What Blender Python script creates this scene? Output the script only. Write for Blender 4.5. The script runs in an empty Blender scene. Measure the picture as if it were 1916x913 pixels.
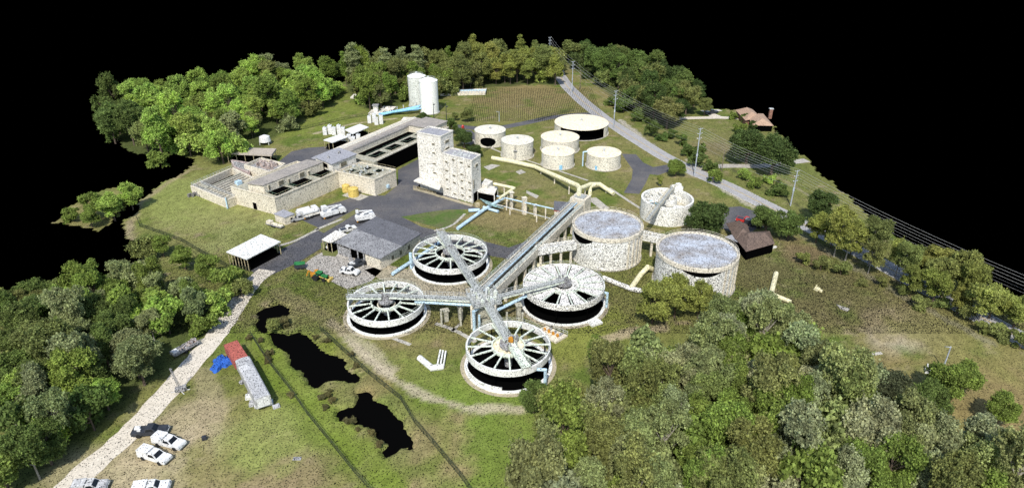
import bpy, math, random
import numpy as np
from mathutils import Vector
random.seed(7); RS=np.random.RandomState(11)
R=math.radians
sc=bpy.context.scene
# ---------------------------------------------------------------- camera, sky, sun, exposure
FOC,PITCH,CH=1260.0,R(27.5),100.0
CC,SS=math.cos(PITCH),math.sin(PITCH)
cam=bpy.data.cameras.new('camera'); co=bpy.data.objects.new('camera',cam); sc.collection.objects.link(co)
co.location=(0,0,CH); co.rotation_euler=(R(90)-PITCH,0,0)
cam.sensor_fit='HORIZONTAL'; cam.sensor_width=36; cam.lens=36*FOC/1916; cam.clip_end=3000; cam.clip_start=.5
sc.camera=co
SUN_EL,SUN_AZ=50,260          # the direction the sun stands in: azimuth counted from +X
sunv=Vector((math.cos(R(SUN_EL))*math.cos(R(SUN_AZ)),math.cos(R(SUN_EL))*math.sin(R(SUN_AZ)),math.sin(R(SUN_EL))))
sl=bpy.data.lights.new('sun','SUN'); sl.energy=4.0; sl.angle=R(.6); sl.color=(1,.96,.9)
so=bpy.data.objects.new('sun',sl); sc.collection.objects.link(so); so.rotation_euler=sunv.to_track_quat('Z','Y').to_euler()
w=bpy.data.worlds.new('World'); sc.world=w; w.use_nodes=True
nt=w.node_tree; bg=nt.nodes['Background']; bg.inputs[1].default_value=.15
sky=nt.nodes.new('ShaderNodeTexSky'); sky.sky_type='NISHITA'; sky.sun_disc=False
sky.sun_elevation=R(SUN_EL); sky.sun_rotation=R(90-SUN_AZ)
tcw=nt.nodes.new('ShaderNodeTexCoord'); sx=nt.nodes.new('ShaderNodeSeparateXYZ'); nt.links.new(tcw.outputs['Generated'],sx.inputs[0])
gt=nt.nodes.new('ShaderNodeMath'); gt.operation='GREATER_THAN'; gt.inputs[1].default_value=0.0; nt.links.new(sx.outputs[2],gt.inputs[0])
mx=nt.nodes.new('ShaderNodeMix'); mx.data_type='RGBA'; mx.inputs[6].default_value=(0,0,0,1)
nt.links.new(gt.outputs[0],mx.inputs[0]); nt.links.new(sky.outputs[0],mx.inputs[7]); nt.links.new(mx.outputs[2],bg.inputs[0])
sc.view_settings.view_transform='Standard'; sc.view_settings.look='None'; sc.view_settings.exposure=0.32; sc.view_settings.gamma=1
sc.render.resolution_x=1024; sc.render.resolution_y=487
# ---------------------------------------------------------------- helpers
def P(px,py,z=0):
    a=(px-958)/FOC; b=-(py-456.5)/FOC; d=(a,CC+b*SS,-SS+b*CC); t=(z-CH)/d[2]
    return (d[0]*t,d[1]*t)
def P3(px,py,z=0): return P(px,py,z)+(z,)
def proj(x,y,z):
    dz=z-CH; fw=y*CC-dz*SS; return 958+FOC*x/fw,456.5-FOC*(y*SS+dz*CC)/fw
COL=sc.collection
def scan_group():
    """how densely the surface is pitted with tiny black gaps: strongest in one strip across the site"""
    g=bpy.data.node_groups.new('pitting','ShaderNodeTree')
    g.interface.new_socket('Density',in_out='INPUT',socket_type='NodeSocketFloat')
    g.interface.new_socket('Strip',in_out='INPUT',socket_type='NodeSocketFloat')
    g.interface.new_socket('Mask',in_out='OUTPUT',socket_type='NodeSocketFloat')
    N=g.nodes; L=g.links; gi=N.new('NodeGroupInput'); go=N.new('NodeGroupOutput')
    geo=N.new('ShaderNodeNewGeometry'); 
    sn=N.new('ShaderNodeVectorMath'); sn.operation='SNAP'; sn.inputs[1].default_value=(.17,.17,.17)
    ad=N.new('ShaderNodeVectorMath'); ad.operation='ADD'; ad.inputs[1].default_value=(.013,.027,.041)
    L.new(geo.outputs['Position'],ad.inputs[0]); L.new(ad.outputs[0],sn.inputs[0])
    wn=N.new('ShaderNodeTexWhiteNoise'); wn.noise_dimensions='3D'; L.new(sn.outputs[0],wn.inputs[0])
    sp=N.new('ShaderNodeSeparateXYZ'); L.new(geo.outputs['Position'],sp.inputs[0])
    fy=N.new('ShaderNodeMath'); fy.operation='COMPARE'; fy.inputs[1].default_value=355; fy.inputs[2].default_value=32; L.new(sp.outputs[1],fy.inputs[0])
    fx=N.new('ShaderNodeMath'); fx.operation='COMPARE'; fx.inputs[1].default_value=12; fx.inputs[2].default_value=34; L.new(sp.outputs[0],fx.inputs[0])
    ff=N.new('ShaderNodeMath'); ff.operation='MULTIPLY'; L.new(fx.outputs[0],ff.inputs[0]); L.new(fy.outputs[0],ff.inputs[1])
    wv=N.new('ShaderNodeTexWave'); wv.inputs['Scale'].default_value=.32; wv.inputs['Distortion'].default_value=1.5; wv.inputs['Detail'].default_value=1; L.new(geo.outputs['Position'],wv.inputs['Vector'])
    wg=N.new('ShaderNodeMath'); wg.operation='GREATER_THAN'; wg.inputs[1].default_value=.72; L.new(wv.outputs['Fac'],wg.inputs[0])
    f2=N.new('ShaderNodeMath'); f2.operation='MULTIPLY'; L.new(ff.outputs[0],f2.inputs[0]); L.new(wg.outputs[0],f2.inputs[1])
    f3=N.new('ShaderNodeMath'); f3.operation='MULTIPLY'; f3.inputs[1].default_value=.55; L.new(f2.outputs[0],f3.inputs[0])
    cr=N.new('ShaderNodeMapRange'); cr.inputs[1].default_value=215; cr.inputs[2].default_value=165; cr.inputs[3].default_value=.0; cr.inputs[4].default_value=.30
    L.new(sp.outputs[1],cr.inputs[0])
    c2=N.new('ShaderNodeMath'); c2.operation='GREATER_THAN'; c2.inputs[1].default_value=142.5; L.new(sp.outputs[1],c2.inputs[0])
    m=N.new('ShaderNodeMath'); m.operation='MULTIPLY'; L.new(cr.outputs[0],m.inputs[0]); L.new(c2.outputs[0],m.inputs[1])
    a=N.new('ShaderNodeMath'); a.operation='ADD'; 
    ms=N.new('ShaderNodeMath'); ms.operation='MULTIPLY'; m2=N.new('ShaderNodeMath'); m2.operation='ADD'; L.new(m.outputs[0],m2.inputs[0]); L.new(f3.outputs[0],m2.inputs[1]); L.new(m2.outputs[0],ms.inputs[0]); L.new(gi.outputs[1],ms.inputs[1]); L.new(ms.outputs[0],a.inputs[0]); L.new(gi.outputs[0],a.inputs[1])
    lt=N.new('ShaderNodeMath'); lt.operation='LESS_THAN'; L.new(wn.outputs['Value'],lt.inputs[0]); L.new(a.outputs[0],lt.inputs[1])
    L.new(lt.outputs[0],go.inputs[0]); return g
PIT=scan_group()
def base_mat(name):
    m=bpy.data.materials.new(name); m.use_nodes=True
    n=m.node_tree; b=n.nodes['Principled BSDF']; b.inputs['Roughness'].default_value=.8; b.inputs['Specular IOR Level'].default_value=.25
    return m,n,b
def pit(n,colsock,b,dens,strip=1.0,dark=(.004,.004,.004,1)):
    g=n.nodes.new('ShaderNodeGroup'); g.node_tree=PIT; g.inputs[0].default_value=dens; g.inputs[1].default_value=strip
    x=n.nodes.new('ShaderNodeMix'); x.data_type='RGBA'; x.inputs[7].default_value=dark
    n.links.new(g.outputs[0],x.inputs[0]); n.links.new(colsock,x.inputs[6]); n.links.new(x.outputs[2],b.inputs['Base Color'])
def mat(name,c,c2=None,scale=.4,dens=.04,rough=.8,sharp=.5,metal=0,strip=.15):
    """two tones mixed by noise, plus fine grain and pits"""
    m,n,b=base_mat(name); b.inputs['Roughness'].default_value=rough; b.inputs['Metallic'].default_value=metal
    c2=c2 or tuple(v*.72 for v in c)
    geo=n.nodes.new('ShaderNodeNewGeometry')
    no=n.nodes.new('ShaderNodeTexNoise'); no.inputs['Scale'].default_value=scale; no.inputs['Detail'].default_value=8; no.inputs['Roughness'].default_value=.7
    n.links.new(geo.outputs['Position'],no.inputs['Vector'])
    r=n.nodes.new('ShaderNodeMapRange'); r.inputs[1].default_value=sharp-.13; r.inputs[2].default_value=sharp+.17; n.links.new(no.outputs[0],r.inputs[0])
    x=n.nodes.new('ShaderNodeMix'); x.data_type='RGBA'; x.inputs[6].default_value=(*c,1); x.inputs[7].default_value=(*c2,1); n.links.new(r.outputs[0],x.inputs[0])
    f=n.nodes.new('ShaderNodeTexNoise'); f.inputs['Scale'].default_value=2.6; f.inputs['Detail'].default_value=5; n.links.new(geo.outputs['Position'],f.inputs['Vector'])
    fr=n.nodes.new('ShaderNodeMapRange'); fr.inputs[3].default_value=.72; fr.inputs[4].default_value=1.2; fr.inputs[1].default_value=.3; fr.inputs[2].default_value=.7; n.links.new(f.outputs[0],fr.inputs[0])
    v=n.nodes.new('ShaderNodeVectorMath'); v.operation='SCALE'; n.links.new(x.outputs[2],v.inputs[0]); n.links.new(fr.outputs[0],v.inputs['Scale'])
    if dens>0: pit(n,v.outputs[0],b,dens,strip)
    else: n.links.new(v.outputs[0],b.inputs['Base Color'])
    return m
def black(name):
    m,n,b=base_mat(name); b.inputs['Base Color'].default_value=(.002,.002,.002,1); b.inputs['Roughness'].default_value=1; b.inputs['Specular IOR Level'].default_value=0; return m
M={}
M['cream']=mat('cream_concrete',(.71,.65,.52),(.6,.54,.42),.25,.09)
M['cream2']=mat('tower_concrete',(.78,.75,.67),(.66,.62,.53),.35,.12)
M['white']=mat('white_concrete',(.78,.78,.74),(.62,.62,.56),.6,.05,strip=.15)
M['whitespk']=mat('weathered_white_concrete',(.84,.83,.77),(.72,.7,.62),.7,.12,strip=.6)
M['tankw']=mat('tank_wall',(.74,.7,.58),(.62,.57,.46),.3,.09)
M['tankroof']=mat('tank_roof',(.82,.74,.55),(.62,.47,.27),1.1,.05,sharp=.62)
M['tankroof2']=mat('tank_roof_pale',(.76,.72,.6),(.62,.58,.47),1.1,.05)
M['silo']=mat('silo_white',(.84,.84,.78),(.78,.78,.7),.3,.004)
M['silo2']=mat('silo_mottled',(.7,.71,.64),(.25,.3,.2),1.6,.12,sharp=.62)
M['roofg']=mat('grey_roofing',(.36,.36,.38),(.28,.28,.3),.6,.05)
M['rooft']=mat('brown_grey_roofing',(.38,.34,.29),(.26,.24,.22),.35,.05)
M['roofgar']=mat('garage_roofing',(.31,.31,.31),(.2,.2,.205),.25,.1,strip=.3)
M['roofasph']=mat('dark_shingle',(.15,.15,.16),(.11,.11,.12),.5,.05)
M['deck']=mat('deck_concrete',(.44,.42,.33),(.33,.32,.25),.8,.07)
M['bigroof']=mat('mottled_roof_membrane',(.5,.54,.6),(.24,.21,.18),.2,.1,sharp=.5)
M['ghost']=mat('pale_floor',(.62,.57,.46),(.4,.38,.28),.8,.16)
M['steel']=mat('walkway_grating',(.46,.48,.45),(.28,.29,.27),1.4,.16)
M['rail']=mat('galvanised_rail',(.6,.62,.6),None,1,.1)
M['railg']=mat('green_rail',(.16,.26,.18),None,1,.1)
M['raily']=mat('yellow_rail',(.5,.43,.26),None,1,.1)
M['spoke']=mat('pale_green_paint',(.74,.77,.68),(.55,.63,.5),1,.1)
M['pipey']=mat('pale_yellow_pipe',(.8,.76,.5),(.66,.6,.36),.5,.05)
M['pipeb']=mat('light_blue_pipe',(.5,.66,.76),(.4,.54,.62),.6,.06)
M['pipeb2']=mat('bright_blue_pipe',(.22,.5,.72),(.35,.6,.78),1,.08)
M['pad']=mat('concrete_pad',(.48,.45,.38),(.36,.34,.29),.6,.08,strip=.9)
M['apron']=mat('beige_apron',(.42,.36,.25),(.3,.27,.18),.4,.02,strip=.9)
M['asph']=mat('asphalt',(.085,.085,.092),(.17,.155,.14),.07,.03,sharp=.58,strip=.9)
M['road']=mat('road_asphalt',(.38,.37,.36),(.32,.31,.3),.3,.03,strip=.9)
M['gravel']=mat('pale_gravel',(.66,.6,.5),(.52,.47,.38),.5,.06,strip=.9)
M['gravel2']=mat('grey_gravel',(.44,.41,.36),(.36,.33,.28),.6,.06,strip=.9)
M['yline']=mat('yellow_paint',(.6,.42,.1),None,1,.1)
M['wline']=mat('white_paint',(.75,.75,.72),None,1,.25)
M['brown']=mat('brown_shingle',(.16,.115,.09),(.11,.08,.065),.6,.06)
M['tan']=mat('tan_shingle',(.42,.29,.2),(.33,.22,.15),.8,.02)
M['brick']=mat('brick_wall',(.3,.16,.11),None,1,.04)
M['win']=mat('window_opening',(.12,.11,.08),(.2,.18,.12),1,.05)
M['dark']=black('dark_void'); M['water']=black('black_water')
M['pole']=mat('grey_pole',(.42,.46,.5),None,1,.02)
M['wood']=mat('wood_pole',(.2,.16,.12),None,1,.02)
M['wire']=mat('pale_cable',(.42,.42,.4),None,1,0)
M['vwhite']=mat('white_vehicle_paint',(.78,.78,.76),(.58,.58,.56),.8,.025,rough=.35)
M['vdark']=mat('dark_vehicle_paint',(.045,.05,.06),None,1,.02,rough=.3)
M['glass']=mat('dark_glass',(.015,.018,.022),None,1,0,rough=.15)
M['tyre']=mat('tyre',(.02,.02,.02),None,1,0)
M['red']=mat('red_paint',(.55,.04,.035),None,1,.02,rough=.4)
M['rust']=mat('faded_red_paint',(.42,.12,.09),(.34,.09,.07),1,.1)
M['blue']=mat('blue_tarp',(.03,.13,.5),(.02,.08,.32),1.2,.06)
M['green']=mat('green_paint',(.03,.22,.06),None,1,.08)
M['orange']=mat('orange_paint',(.6,.27,.03),None,1,.06)
M['yellow']=mat('yellow_plastic',(.66,.5,.14),(.55,.4,.1),1,.05)
M['silver']=mat('grey_metal_roof',(.55,.55,.54),(.25,.25,.25),.28,.08,sharp=.52,rough=.5)
M['mach']=mat('machinery_grey',(.42,.42,.42),(.2,.19,.18),1.5,.2)
M['slab']=mat('slab_roof',(.45,.39,.32),(.38,.33,.27),.5,.03)
M['fence']=mat('dark_chain_link',(.035,.05,.03),(.06,.07,.04),1.5,.25)
M['bark']=mat('bark',(.12,.09,.065),None,2,.02)
M['barkp']=mat('pale_bark',(.34,.31,.26),None,2,.02)

class MB:
    def __init__(s): s.v=[]; s.f=[]
    def add(s,vs,fs):
        o=len(s.v); s.v+=[tuple(p) for p in vs]; s.f+=[tuple(o+i for i in f) for f in fs]; return s
    def prism(s,pts,z0,z1,top=True):
        n=len(pts); a=sum(pts[i][0]*pts[(i+1)%n][1]-pts[(i+1)%n][0]*pts[i][1] for i in range(n))
        if a<0: pts=pts[::-1]
        vs=[(p[0],p[1],z0) for p in pts]+[(p[0],p[1],z1) for p in pts]
        fs=[(i,(i+1)%n,n+(i+1)%n,n+i) for i in range(n)]+[tuple(range(n-1,-1,-1))]
        if top: fs.append(tuple(range(n,2*n)))
        return s.add(vs,fs)
    def sheet(s,pts,z):
        n=len(pts); a=sum(pts[i][0]*pts[(i+1)%n][1]-pts[(i+1)%n][0]*pts[i][1] for i in range(n))
        if a<0: pts=pts[::-1]
        return s.add([(p[0],p[1],z) for p in pts],[tuple(range(n))])
    def box(s,cx,cy,z0,sx,sy,sz,rot=0):
        c,q=math.cos(rot),math.sin(rot)
        return s.prism([(cx+x*c-y*q,cy+x*q+y*c) for x,y in ((-sx/2,-sy/2),(sx/2,-sy/2),(sx/2,sy/2),(-sx/2,sy/2))],z0,z0+sz)
    def beam(s,a,b,w,h):
        a=Vector(a); b=Vector(b); d=(b-a); l=d.length
        if l<1e-6: return s
        d/=l; up=Vector((0,0,1)) if abs(d.z)<.95 else Vector((1,0,0)); si=d.cross(up).normalized(); u=si.cross(d)
        vs=[p+si*x*w/2+u*y*h/2 for p in (a,b) for x,y in ((-1,-1),(1,-1),(1,1),(-1,1))]
        return s.add(vs,[(3,2,1,0),(4,5,6,7),(0,1,5,4),(1,2,6,5),(2,3,7,6),(3,0,4,7)])
    def tube(s,path,r,n=8):
        for a,b in zip(path[:-1],path[1:]):
            a=Vector(a); b=Vector(b); d=(b-a).normalized(); up=Vector((0,0,1)) if abs(d.z)<.95 else Vector((1,0,0)); si=d.cross(up).normalized(); u=si.cross(d)
            a=a-d*r*.4; b=b+d*r*.4
            vs=[p+si*math.cos(t*6.2832/n)*r+u*math.sin(t*6.2832/n)*r for p in (a,b) for t in range(n)]
            s.add(vs,[(i,(i+1)%n,n+(i+1)%n,n+i) for i in range(n)]+[tuple(range(n-1,-1,-1)),tuple(range(n,2*n))])
        return s
    def cyl(s,cx,cy,z0,z1,r,n=48,r2=None,cap=True):
        r2=r if r2 is None else r2
        vs=[(cx+math.cos(t*2*math.pi/n)*q,cy+math.sin(t*2*math.pi/n)*q,z) for q,z in ((r,z0),(r2,z1)) for t in range(n)]
        fs=[(i,(i+1)%n,n+(i+1)%n,n+i) for i in range(n)]
        if cap: fs+=[tuple(range(n-1,-1,-1)),tuple(range(n,2*n))]
        return s.add(vs,fs)
    def ring(s,cx,cy,z0,z1,ri,ro,n=64,a0=0,a1=2*math.pi):
        full=abs(a1-a0-2*math.pi)<1e-6; k=n if full else n+1
        vs=[(cx+math.cos(a0+(a1-a0)*t/n)*q,cy+math.sin(a0+(a1-a0)*t/n)*q,z) for q,z in ((ri,z0),(ro,z0),(ro,z1),(ri,z1)) for t in range(k)]
        fs=[]
        for i in range(n):
            j=(i+1)%k
            for a in range(4):
                b=(a+1)%4; fs.append((a*k+i,a*k+j,b*k+j,b*k+i))
        if not full: fs+=[(0,k,2*k,3*k),(k-1,4*k-1,3*k-1,2*k-1)]
        return s.add(vs,fs)
    def cone(s,cx,cy,z0,z1,r,n=48): 
        vs=[(cx+math.cos(t*2*math.pi/n)*r,cy+math.sin(t*2*math.pi/n)*r,z0) for t in range(n)]+[(cx,cy,z1)]
        return s.add(vs,[(i,(i+1)%n,n) for i in range(n)])
    def hip(s,c,z0,z1,inset=.5):   # four corners, ridge along the longer side
        c=[Vector((p[0],p[1],0)) for p in c]
        if (c[1]-c[0]).length<(c[2]-c[1]).length: c=c[1:]+c[:1]
        d=(c[1]-c[0]).normalized()*((c[2]-c[1]).length/2)*inset
        a=(c[0]+c[3])/2+d; b=(c[1]+c[2])/2-d
        vs=[(p.x,p.y,z0) for p in c]+[(a.x,a.y,z1),(b.x,b.y,z1)]
        return s.add(vs,[(0,1,5,4),(2,3,4,5),(1,2,5),(3,0,4),(3,2,1,0)])
def link(name,mb,m,parent=None,smooth=False,loc=None):
    if isinstance(m,str): m=M[m]
    o_=Vector(parent.location) if parent is not None and loc is None else Vector(loc or (0,0,0))
    me=bpy.data.meshes.new(name); me.from_pydata([(v[0]-o_.x,v[1]-o_.y,v[2]-o_.z) for v in mb.v],[],mb.f); me.materials.append(m)
    if smooth: me.polygons.foreach_set('use_smooth',[True]*len(me.polygons))
    o=bpy.data.objects.new(name,me); COL.objects.link(o)
    if parent is not None: o.parent=parent
    return o
def sub(name,mb,m,part,root): # sub-part: its parent part sits at the root's origin
    o=link(name,mb,m,None,loc=root.location); o.parent=part; return o
def thing(name,label,cat,loc=(0,0,0),group=None,rot=0):
    o=bpy.data.objects.new(name,None); COL.objects.link(o); o.location=loc; o.rotation_euler=(0,0,rot); o.empty_display_size=1
    o['label']=label; o['category']=cat
    if group: o['group']=group
    return o
def solo(name,mb,m,label,cat,group=None,loc=None,smooth=False):
    if loc is None:
        a=np.array(mb.v); loc=(float(a[:,0].mean()),float(a[:,1].mean()),float(a[:,2].min()))
    o=link(name,mb,m,None,smooth,loc=loc); o.location=loc; o['label']=label; o['category']=cat
    if group: o['group']=group
    return o
def struct(name,mb,m):
    o=link(name,mb,m); o['kind']='structure'; return o
def quad3(f,l,r):   # front, left, right corners -> parallelogram
    return [f,r,(l[0]+r[0]-f[0],l[1]+r[1]-f[1]),l]
def L2(a,b,t): return tuple(a[i]+(b[i]-a[i])*t for i in range(len(a)))
def poly(*p,z=0): return [P(a,b,z) for a,b in p]
def strip(line,wid,z,jag=0):
    """ribbon of ground polygons along a centre line of world points"""
    pts=[Vector((p[0],p[1])) for p in line]; dens=[pts[0]]
    for a,b in zip(pts[:-1],pts[1:]):
        k=max(1,int((b-a).length/2))
        for i in range(1,k+1): dens.append(a.lerp(b,i/k))
    for _ in range(4): dens=[dens[0]]+[(dens[i-1]+dens[i]*2+dens[i+1])/4 for i in range(1,len(dens)-1)]+[dens[-1]]
    lft=[];rgt=[]
    for i,p in enumerate(dens):
        d=(dens[min(i+1,len(dens)-1)]-dens[max(i-1,0)]).normalized(); n=Vector((-d.y,d.x))
        lft.append(p+n*(wid/2+random.uniform(-jag,jag))); rgt.append(p-n*(wid/2+random.uniform(-jag,jag)))
    m=MB(); k=len(dens); m.add([(p.x,p.y,z) for p in lft]+[(p.x,p.y,z) for p in rgt],[(k+i,k+i+1,i+1,i) for i in range(k-1)]); m.line=dens
    return m
# ---------------------------------------------------------------- ground
def sdf(px,py,poly_):
    """signed distance to a polygon, negative inside"""
    v=np.array(poly_); d=np.full(px.shape,1e18); ins=np.zeros(px.shape,bool); n=len(v)
    for i in range(n):
        a=v[i]; b=v[(i+1)%n]; e=b-a; wx=px-a[0]; wy=py-a[1]; t=np.clip((wx*e[0]+wy*e[1])/(e@e),0,1)
        d=np.minimum(d,(wx-e[0]*t)**2+(wy-e[1]*t)**2)
        c=((a[1]>py)!=(b[1]>py))&(px<(b[0]-a[0])*(py-a[1])/((b[1]-a[1]) or 1e-9)+a[0]); ins^=c
    d=np.sqrt(d); return np.where(ins,-d,d)
def linedist(px,py,pts):
    d=np.full(px.shape,1e18)
    for a,b in zip(pts[:-1],pts[1:]):
        a=np.array(a); b=np.array(b); e=b-a; wx=px-a[0]; wy=py-a[1]; t=np.clip((wx*e[0]+wy*e[1])/(e@e),0,1)
        d=np.minimum(d,(wx-e[0]*t)**2+(wy-e[1]*t)**2)
    return np.sqrt(d)
def vnoise(x,y,s,seed):
    r=np.random.RandomState(seed); T=r.rand(256,256); x=x/s+500; y=y/s+500
    i=np.floor(x).astype(int); j=np.floor(y).astype(int); fx=x-i; fy=y-j; fx=fx*fx*(3-2*fx); fy=fy*fy*(3-2*fy)
    g=lambda a,b:T[a%256,b%256]
    return (g(i,j)*(1-fx)+g(i+1,j)*fx)*(1-fy)+(g(i,j+1)*(1-fx)+g(i+1,j+1)*fx)*fy
def fbm(x,y,s,seed,o=4): return sum(vnoise(x,y,s/2**k,seed+k)/2**k for k in range(o))/sum(1/2**k for k in range(o))
OUT=poly((-60,590),(30,585),(110,575),(190,560),(240,520),(262,490),(250,465),(232,440),(236,412),(262,375),(300,345),(345,320),(365,300),(330,292),(255,290),(215,262),(195,235),(190,215),(230,205),(300,195),(400,180),(500,170),(600,160),(650,152),(750,145),(820,140),(860,132),(950,122),(1020,116),(1055,112),(1090,118),(1150,128),(1240,165),(1300,192),(1330,203),(1380,206),(1450,238),(1480,275),(1510,300),(1550,335),(1600,378),(1660,425),(1720,470),(1790,515),(1860,560),(1930,600),(2050,660),(2050,990),(-80,990))
ISL=poly((92,418),(130,400),(120,388),(150,372),(200,352),(275,346),(262,358),(235,378),(215,400),(200,425),(188,440),(165,425),(140,425))
PONDS=[poly((478,585),(492,570),(520,568),(540,574),(538,586),(515,588),(500,592),(494,604),(500,618),(488,616)),
 poly((503,617),(545,622),(558,616),(575,626),(600,650),(640,672),(645,683),(672,697),(668,712),(640,707),(610,712),(588,720),(570,705),(566,692),(548,686),(532,655)),
 poly((632,765),(664,756),(672,745),(668,732),(690,728),(696,745),(718,753),(735,775),(760,800),(772,822),(768,834),(745,838),(722,850),(716,840),(722,828),(708,818),(690,792),(655,786),(638,782))]
GZ=[]
def ground():
    st=.9; xs=np.arange(-262,190,st); ys=np.arange(84,470,st); X,Y=np.meshgrid(xs,ys); ny,nx=X.shape
    x=X.ravel(); y=Y.ravel()
    jit=(fbm(x,y,9,50)-.5)*6+(vnoise(x,y,1.6,77)-.5)*2.2
    do=np.minimum(sdf(x,y,OUT),sdf(x,y,ISL)); keep=(do+jit)<0
    pd=np.minimum.reduce([sdf(x,y,p) for p in PONDS])
    n1=fbm(x,y,30,3); n2=fbm(x,y,9,9); n3=fbm(x,y,3.2,21); n4=vnoise(x,y,.9,31)
    pj=pd+(n3-.5)*2.4+(n4-.5)*1.0
    z=(n1-.5)*.3
    z=z*np.clip((pd-4)/10,0,1)*0
    z=z-1.6*np.clip((.9-pj)/1.6,0,1)
    olive=np.array([.125,.135,.042]); tan=np.array([.21,.18,.105]); grn=np.array([.085,.12,.026]); dry=np.array([.16,.15,.06]); soil=np.array([.1,.09,.05])
    def mix(c,d,t): t=np.clip(t,0,1)[:,None]; return c*(1-t)+d*t
    c=np.tile(olive,(len(x),1)); c=mix(c,dry,(n1-.42)*4); c=mix(c,grn,(n2-.52)*4); c=mix(c,tan,(n3-.62)*5)
    def blob(px,py,rad,colr,amt=1,sq=1.0,soft=.6):
        nonlocal c
        wx,wy=P(px,py); d=np.hypot(x-wx,(y-wy)/sq)/rad+(n2-.5)*1.2+(n3-.5)*.8
        c=mix(c,np.array(colr),np.clip((1-d)/soft,0,1)*amt)
    blob(560,210,60,(.13,.17,.035),.8); blob(420,380,34,(.19,.2,.075),.9,1.4); blob(330,370,26,(.17,.2,.06),.8); blob(450,440,14,(.2,.22,.085),.8)
    blob(470,440,8,(.1,.12,.03),.5)
    blob(930,400,26,(.18,.15,.075),.8,1.2); blob(985,175,52,(.19,.155,.075),.85,.7); blob(1050,330,26,(.14,.14,.06),.6)
    blob(830,400,9,(.07,.12,.02),.9); blob(1330,250,40,(.12,.13,.045),.6); blob(1350,280,16,(.14,.12,.065),.8); blob(1430,310,22,(.09,.12,.03),.7); blob(1440,350,24,(.13,.14,.05),.6)
    blob(1430,500,26,(.12,.115,.05),.8); blob(1550,560,24,(.11,.1,.045),.7); blob(1500,470,10,(.17,.12,.08),.6)
    blob(1690,640,10,(.5,.46,.38),.9,.7,1.3); blob(1700,620,14,(.25,.2,.13),.6); blob(1860,740,24,(.19,.15,.07),.8); blob(1780,640,16,(.15,.15,.05),.7)
    blob(800,640,16,(.15,.125,.06),.6); blob(830,720,20,(.13,.16,.04),.8); blob(860,820,26,(.11,.16,.03),.9); blob(1100,640,16,(.15,.17,.04),.9)
    blob(800,840,9,(.24,.18,.11),.9,1.6); blob(700,720,8,(.2,.15,.08),.8); blob(560,590,6,(.17,.16,.07),.8)
    blob(490,860,20,(.2,.16,.095),.8); blob(400,820,20,(.18,.17,.07),.7); blob(330,800,13,(.27,.23,.15),.8); blob(260,880,12,(.34,.29,.2),.7); blob(430,700,10,(.1,.12,.03),.7)
    blob(300,850,8,(.3,.26,.18),.5); blob(130,880,10,(.3,.26,.18),.5); blob(555,225,7,(.17,.12,.06),.8,1.0)
    blob(600,800,12,(.15,.19,.045),.8); blob(560,640,9,(.1,.13,.02),.7); blob(520,800,13,(.17,.2,.06),.8)
    fringe=np.exp(-((pd-2.5)/2.6)**2); c=mix(c,np.array([.13,.135,.05]),fringe*(n2>.4)*.6); c=mix(c,np.array([.09,.13,.02]),np.exp(-((pd-7)/2.5)**2)*.6)
    for ln,wd,colr,a in [([(620,602),(640,625),(700,680),(745,715),(800,742),(870,762),(975,768)],1.1,(.36,.32,.24),.75),
        ([(640,612),(690,655),(730,692)],1.9,(.36,.32,.24),.55),
        ([(236,440),(262,380),(310,345),(350,322)],1.2,(.26,.21,.14),.6),([(280,470),(245,445),(240,415)],1.2,(.26,.22,.15),.6),
        ([(590,250),(660,232),(740,222)],.9,(.36,.31,.22),.7),([(455,515),(400,480),(330,455)],.6,(.07,.08,.03),.5),
        ([(1290,300),(1350,350),(1430,400)],1.3,(.4,.37,.32),.7),([(1160,225),(1240,290),(1300,330)],1.5,(.38,.36,.32),.75),
        ([(1500,440),(1600,500),(1700,560),(1850,640)],1.2,(.2,.19,.15),.45),([(1340,300),(1420,345),(1540,410),(1640,470)],.8,(.06,.065,.035),.7),
        ([(1370,290),(1480,345),(1600,420)],.7,(.24,.21,.15),.5),([(1060,160),(1080,185),(1100,200)],1.5,(.3,.26,.2),.7),
        ([(1125,640),(1180,620),(1240,612)],1.5,(.3,.25,.17),.8),([(520,545),(600,590),(640,620)],2.5,(.19,.16,.09),.5),
        ([(380,760),(330,800),(250,850)],2.2,(.26,.23,.14),.5),([(380,700),(400,760),(395,800)],2.5,(.27,.23,.15),.5),
        ([(480,620),(530,700),(600,770),(680,850),(730,913)],3.2,(.12,.17,.025),.6)]:
        d=linedist(x,y,[P(*q) for q in ln])+(n3-.5)*2.6+(n4-.5)*.8; c=mix(c,np.array(colr),np.clip((wd-d)/1.0+.5,0,1)*a)
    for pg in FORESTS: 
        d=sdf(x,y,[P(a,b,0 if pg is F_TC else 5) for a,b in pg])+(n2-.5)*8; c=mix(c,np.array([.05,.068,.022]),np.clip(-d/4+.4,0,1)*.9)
    c=c*np.array([1.1,1.06,1.0])*(.85+.42*n4[:,None])*(.9+.2*RS.rand(len(x))[:,None])
    vi=np.arange(ny*nx).reshape(ny,nx); a=vi[:-1,:-1].ravel(); b=vi[:-1,1:].ravel(); d_=vi[1:,1:].ravel(); e=vi[1:,:-1].ravel()
    kp=keep[a]&keep[b]&keep[d_]&keep[e]; F=np.stack([a,b,d_,e],1)[kp]
    used=np.zeros(len(x),bool); used[F.ravel()]=True; mp=np.cumsum(used)-1; F=mp[F]
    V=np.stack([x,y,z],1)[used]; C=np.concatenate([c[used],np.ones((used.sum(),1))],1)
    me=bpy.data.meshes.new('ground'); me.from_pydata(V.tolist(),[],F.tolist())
    ca=me.color_attributes.new('tint','FLOAT_COLOR','POINT'); ca.data.foreach_set('color',C.ravel())
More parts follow.
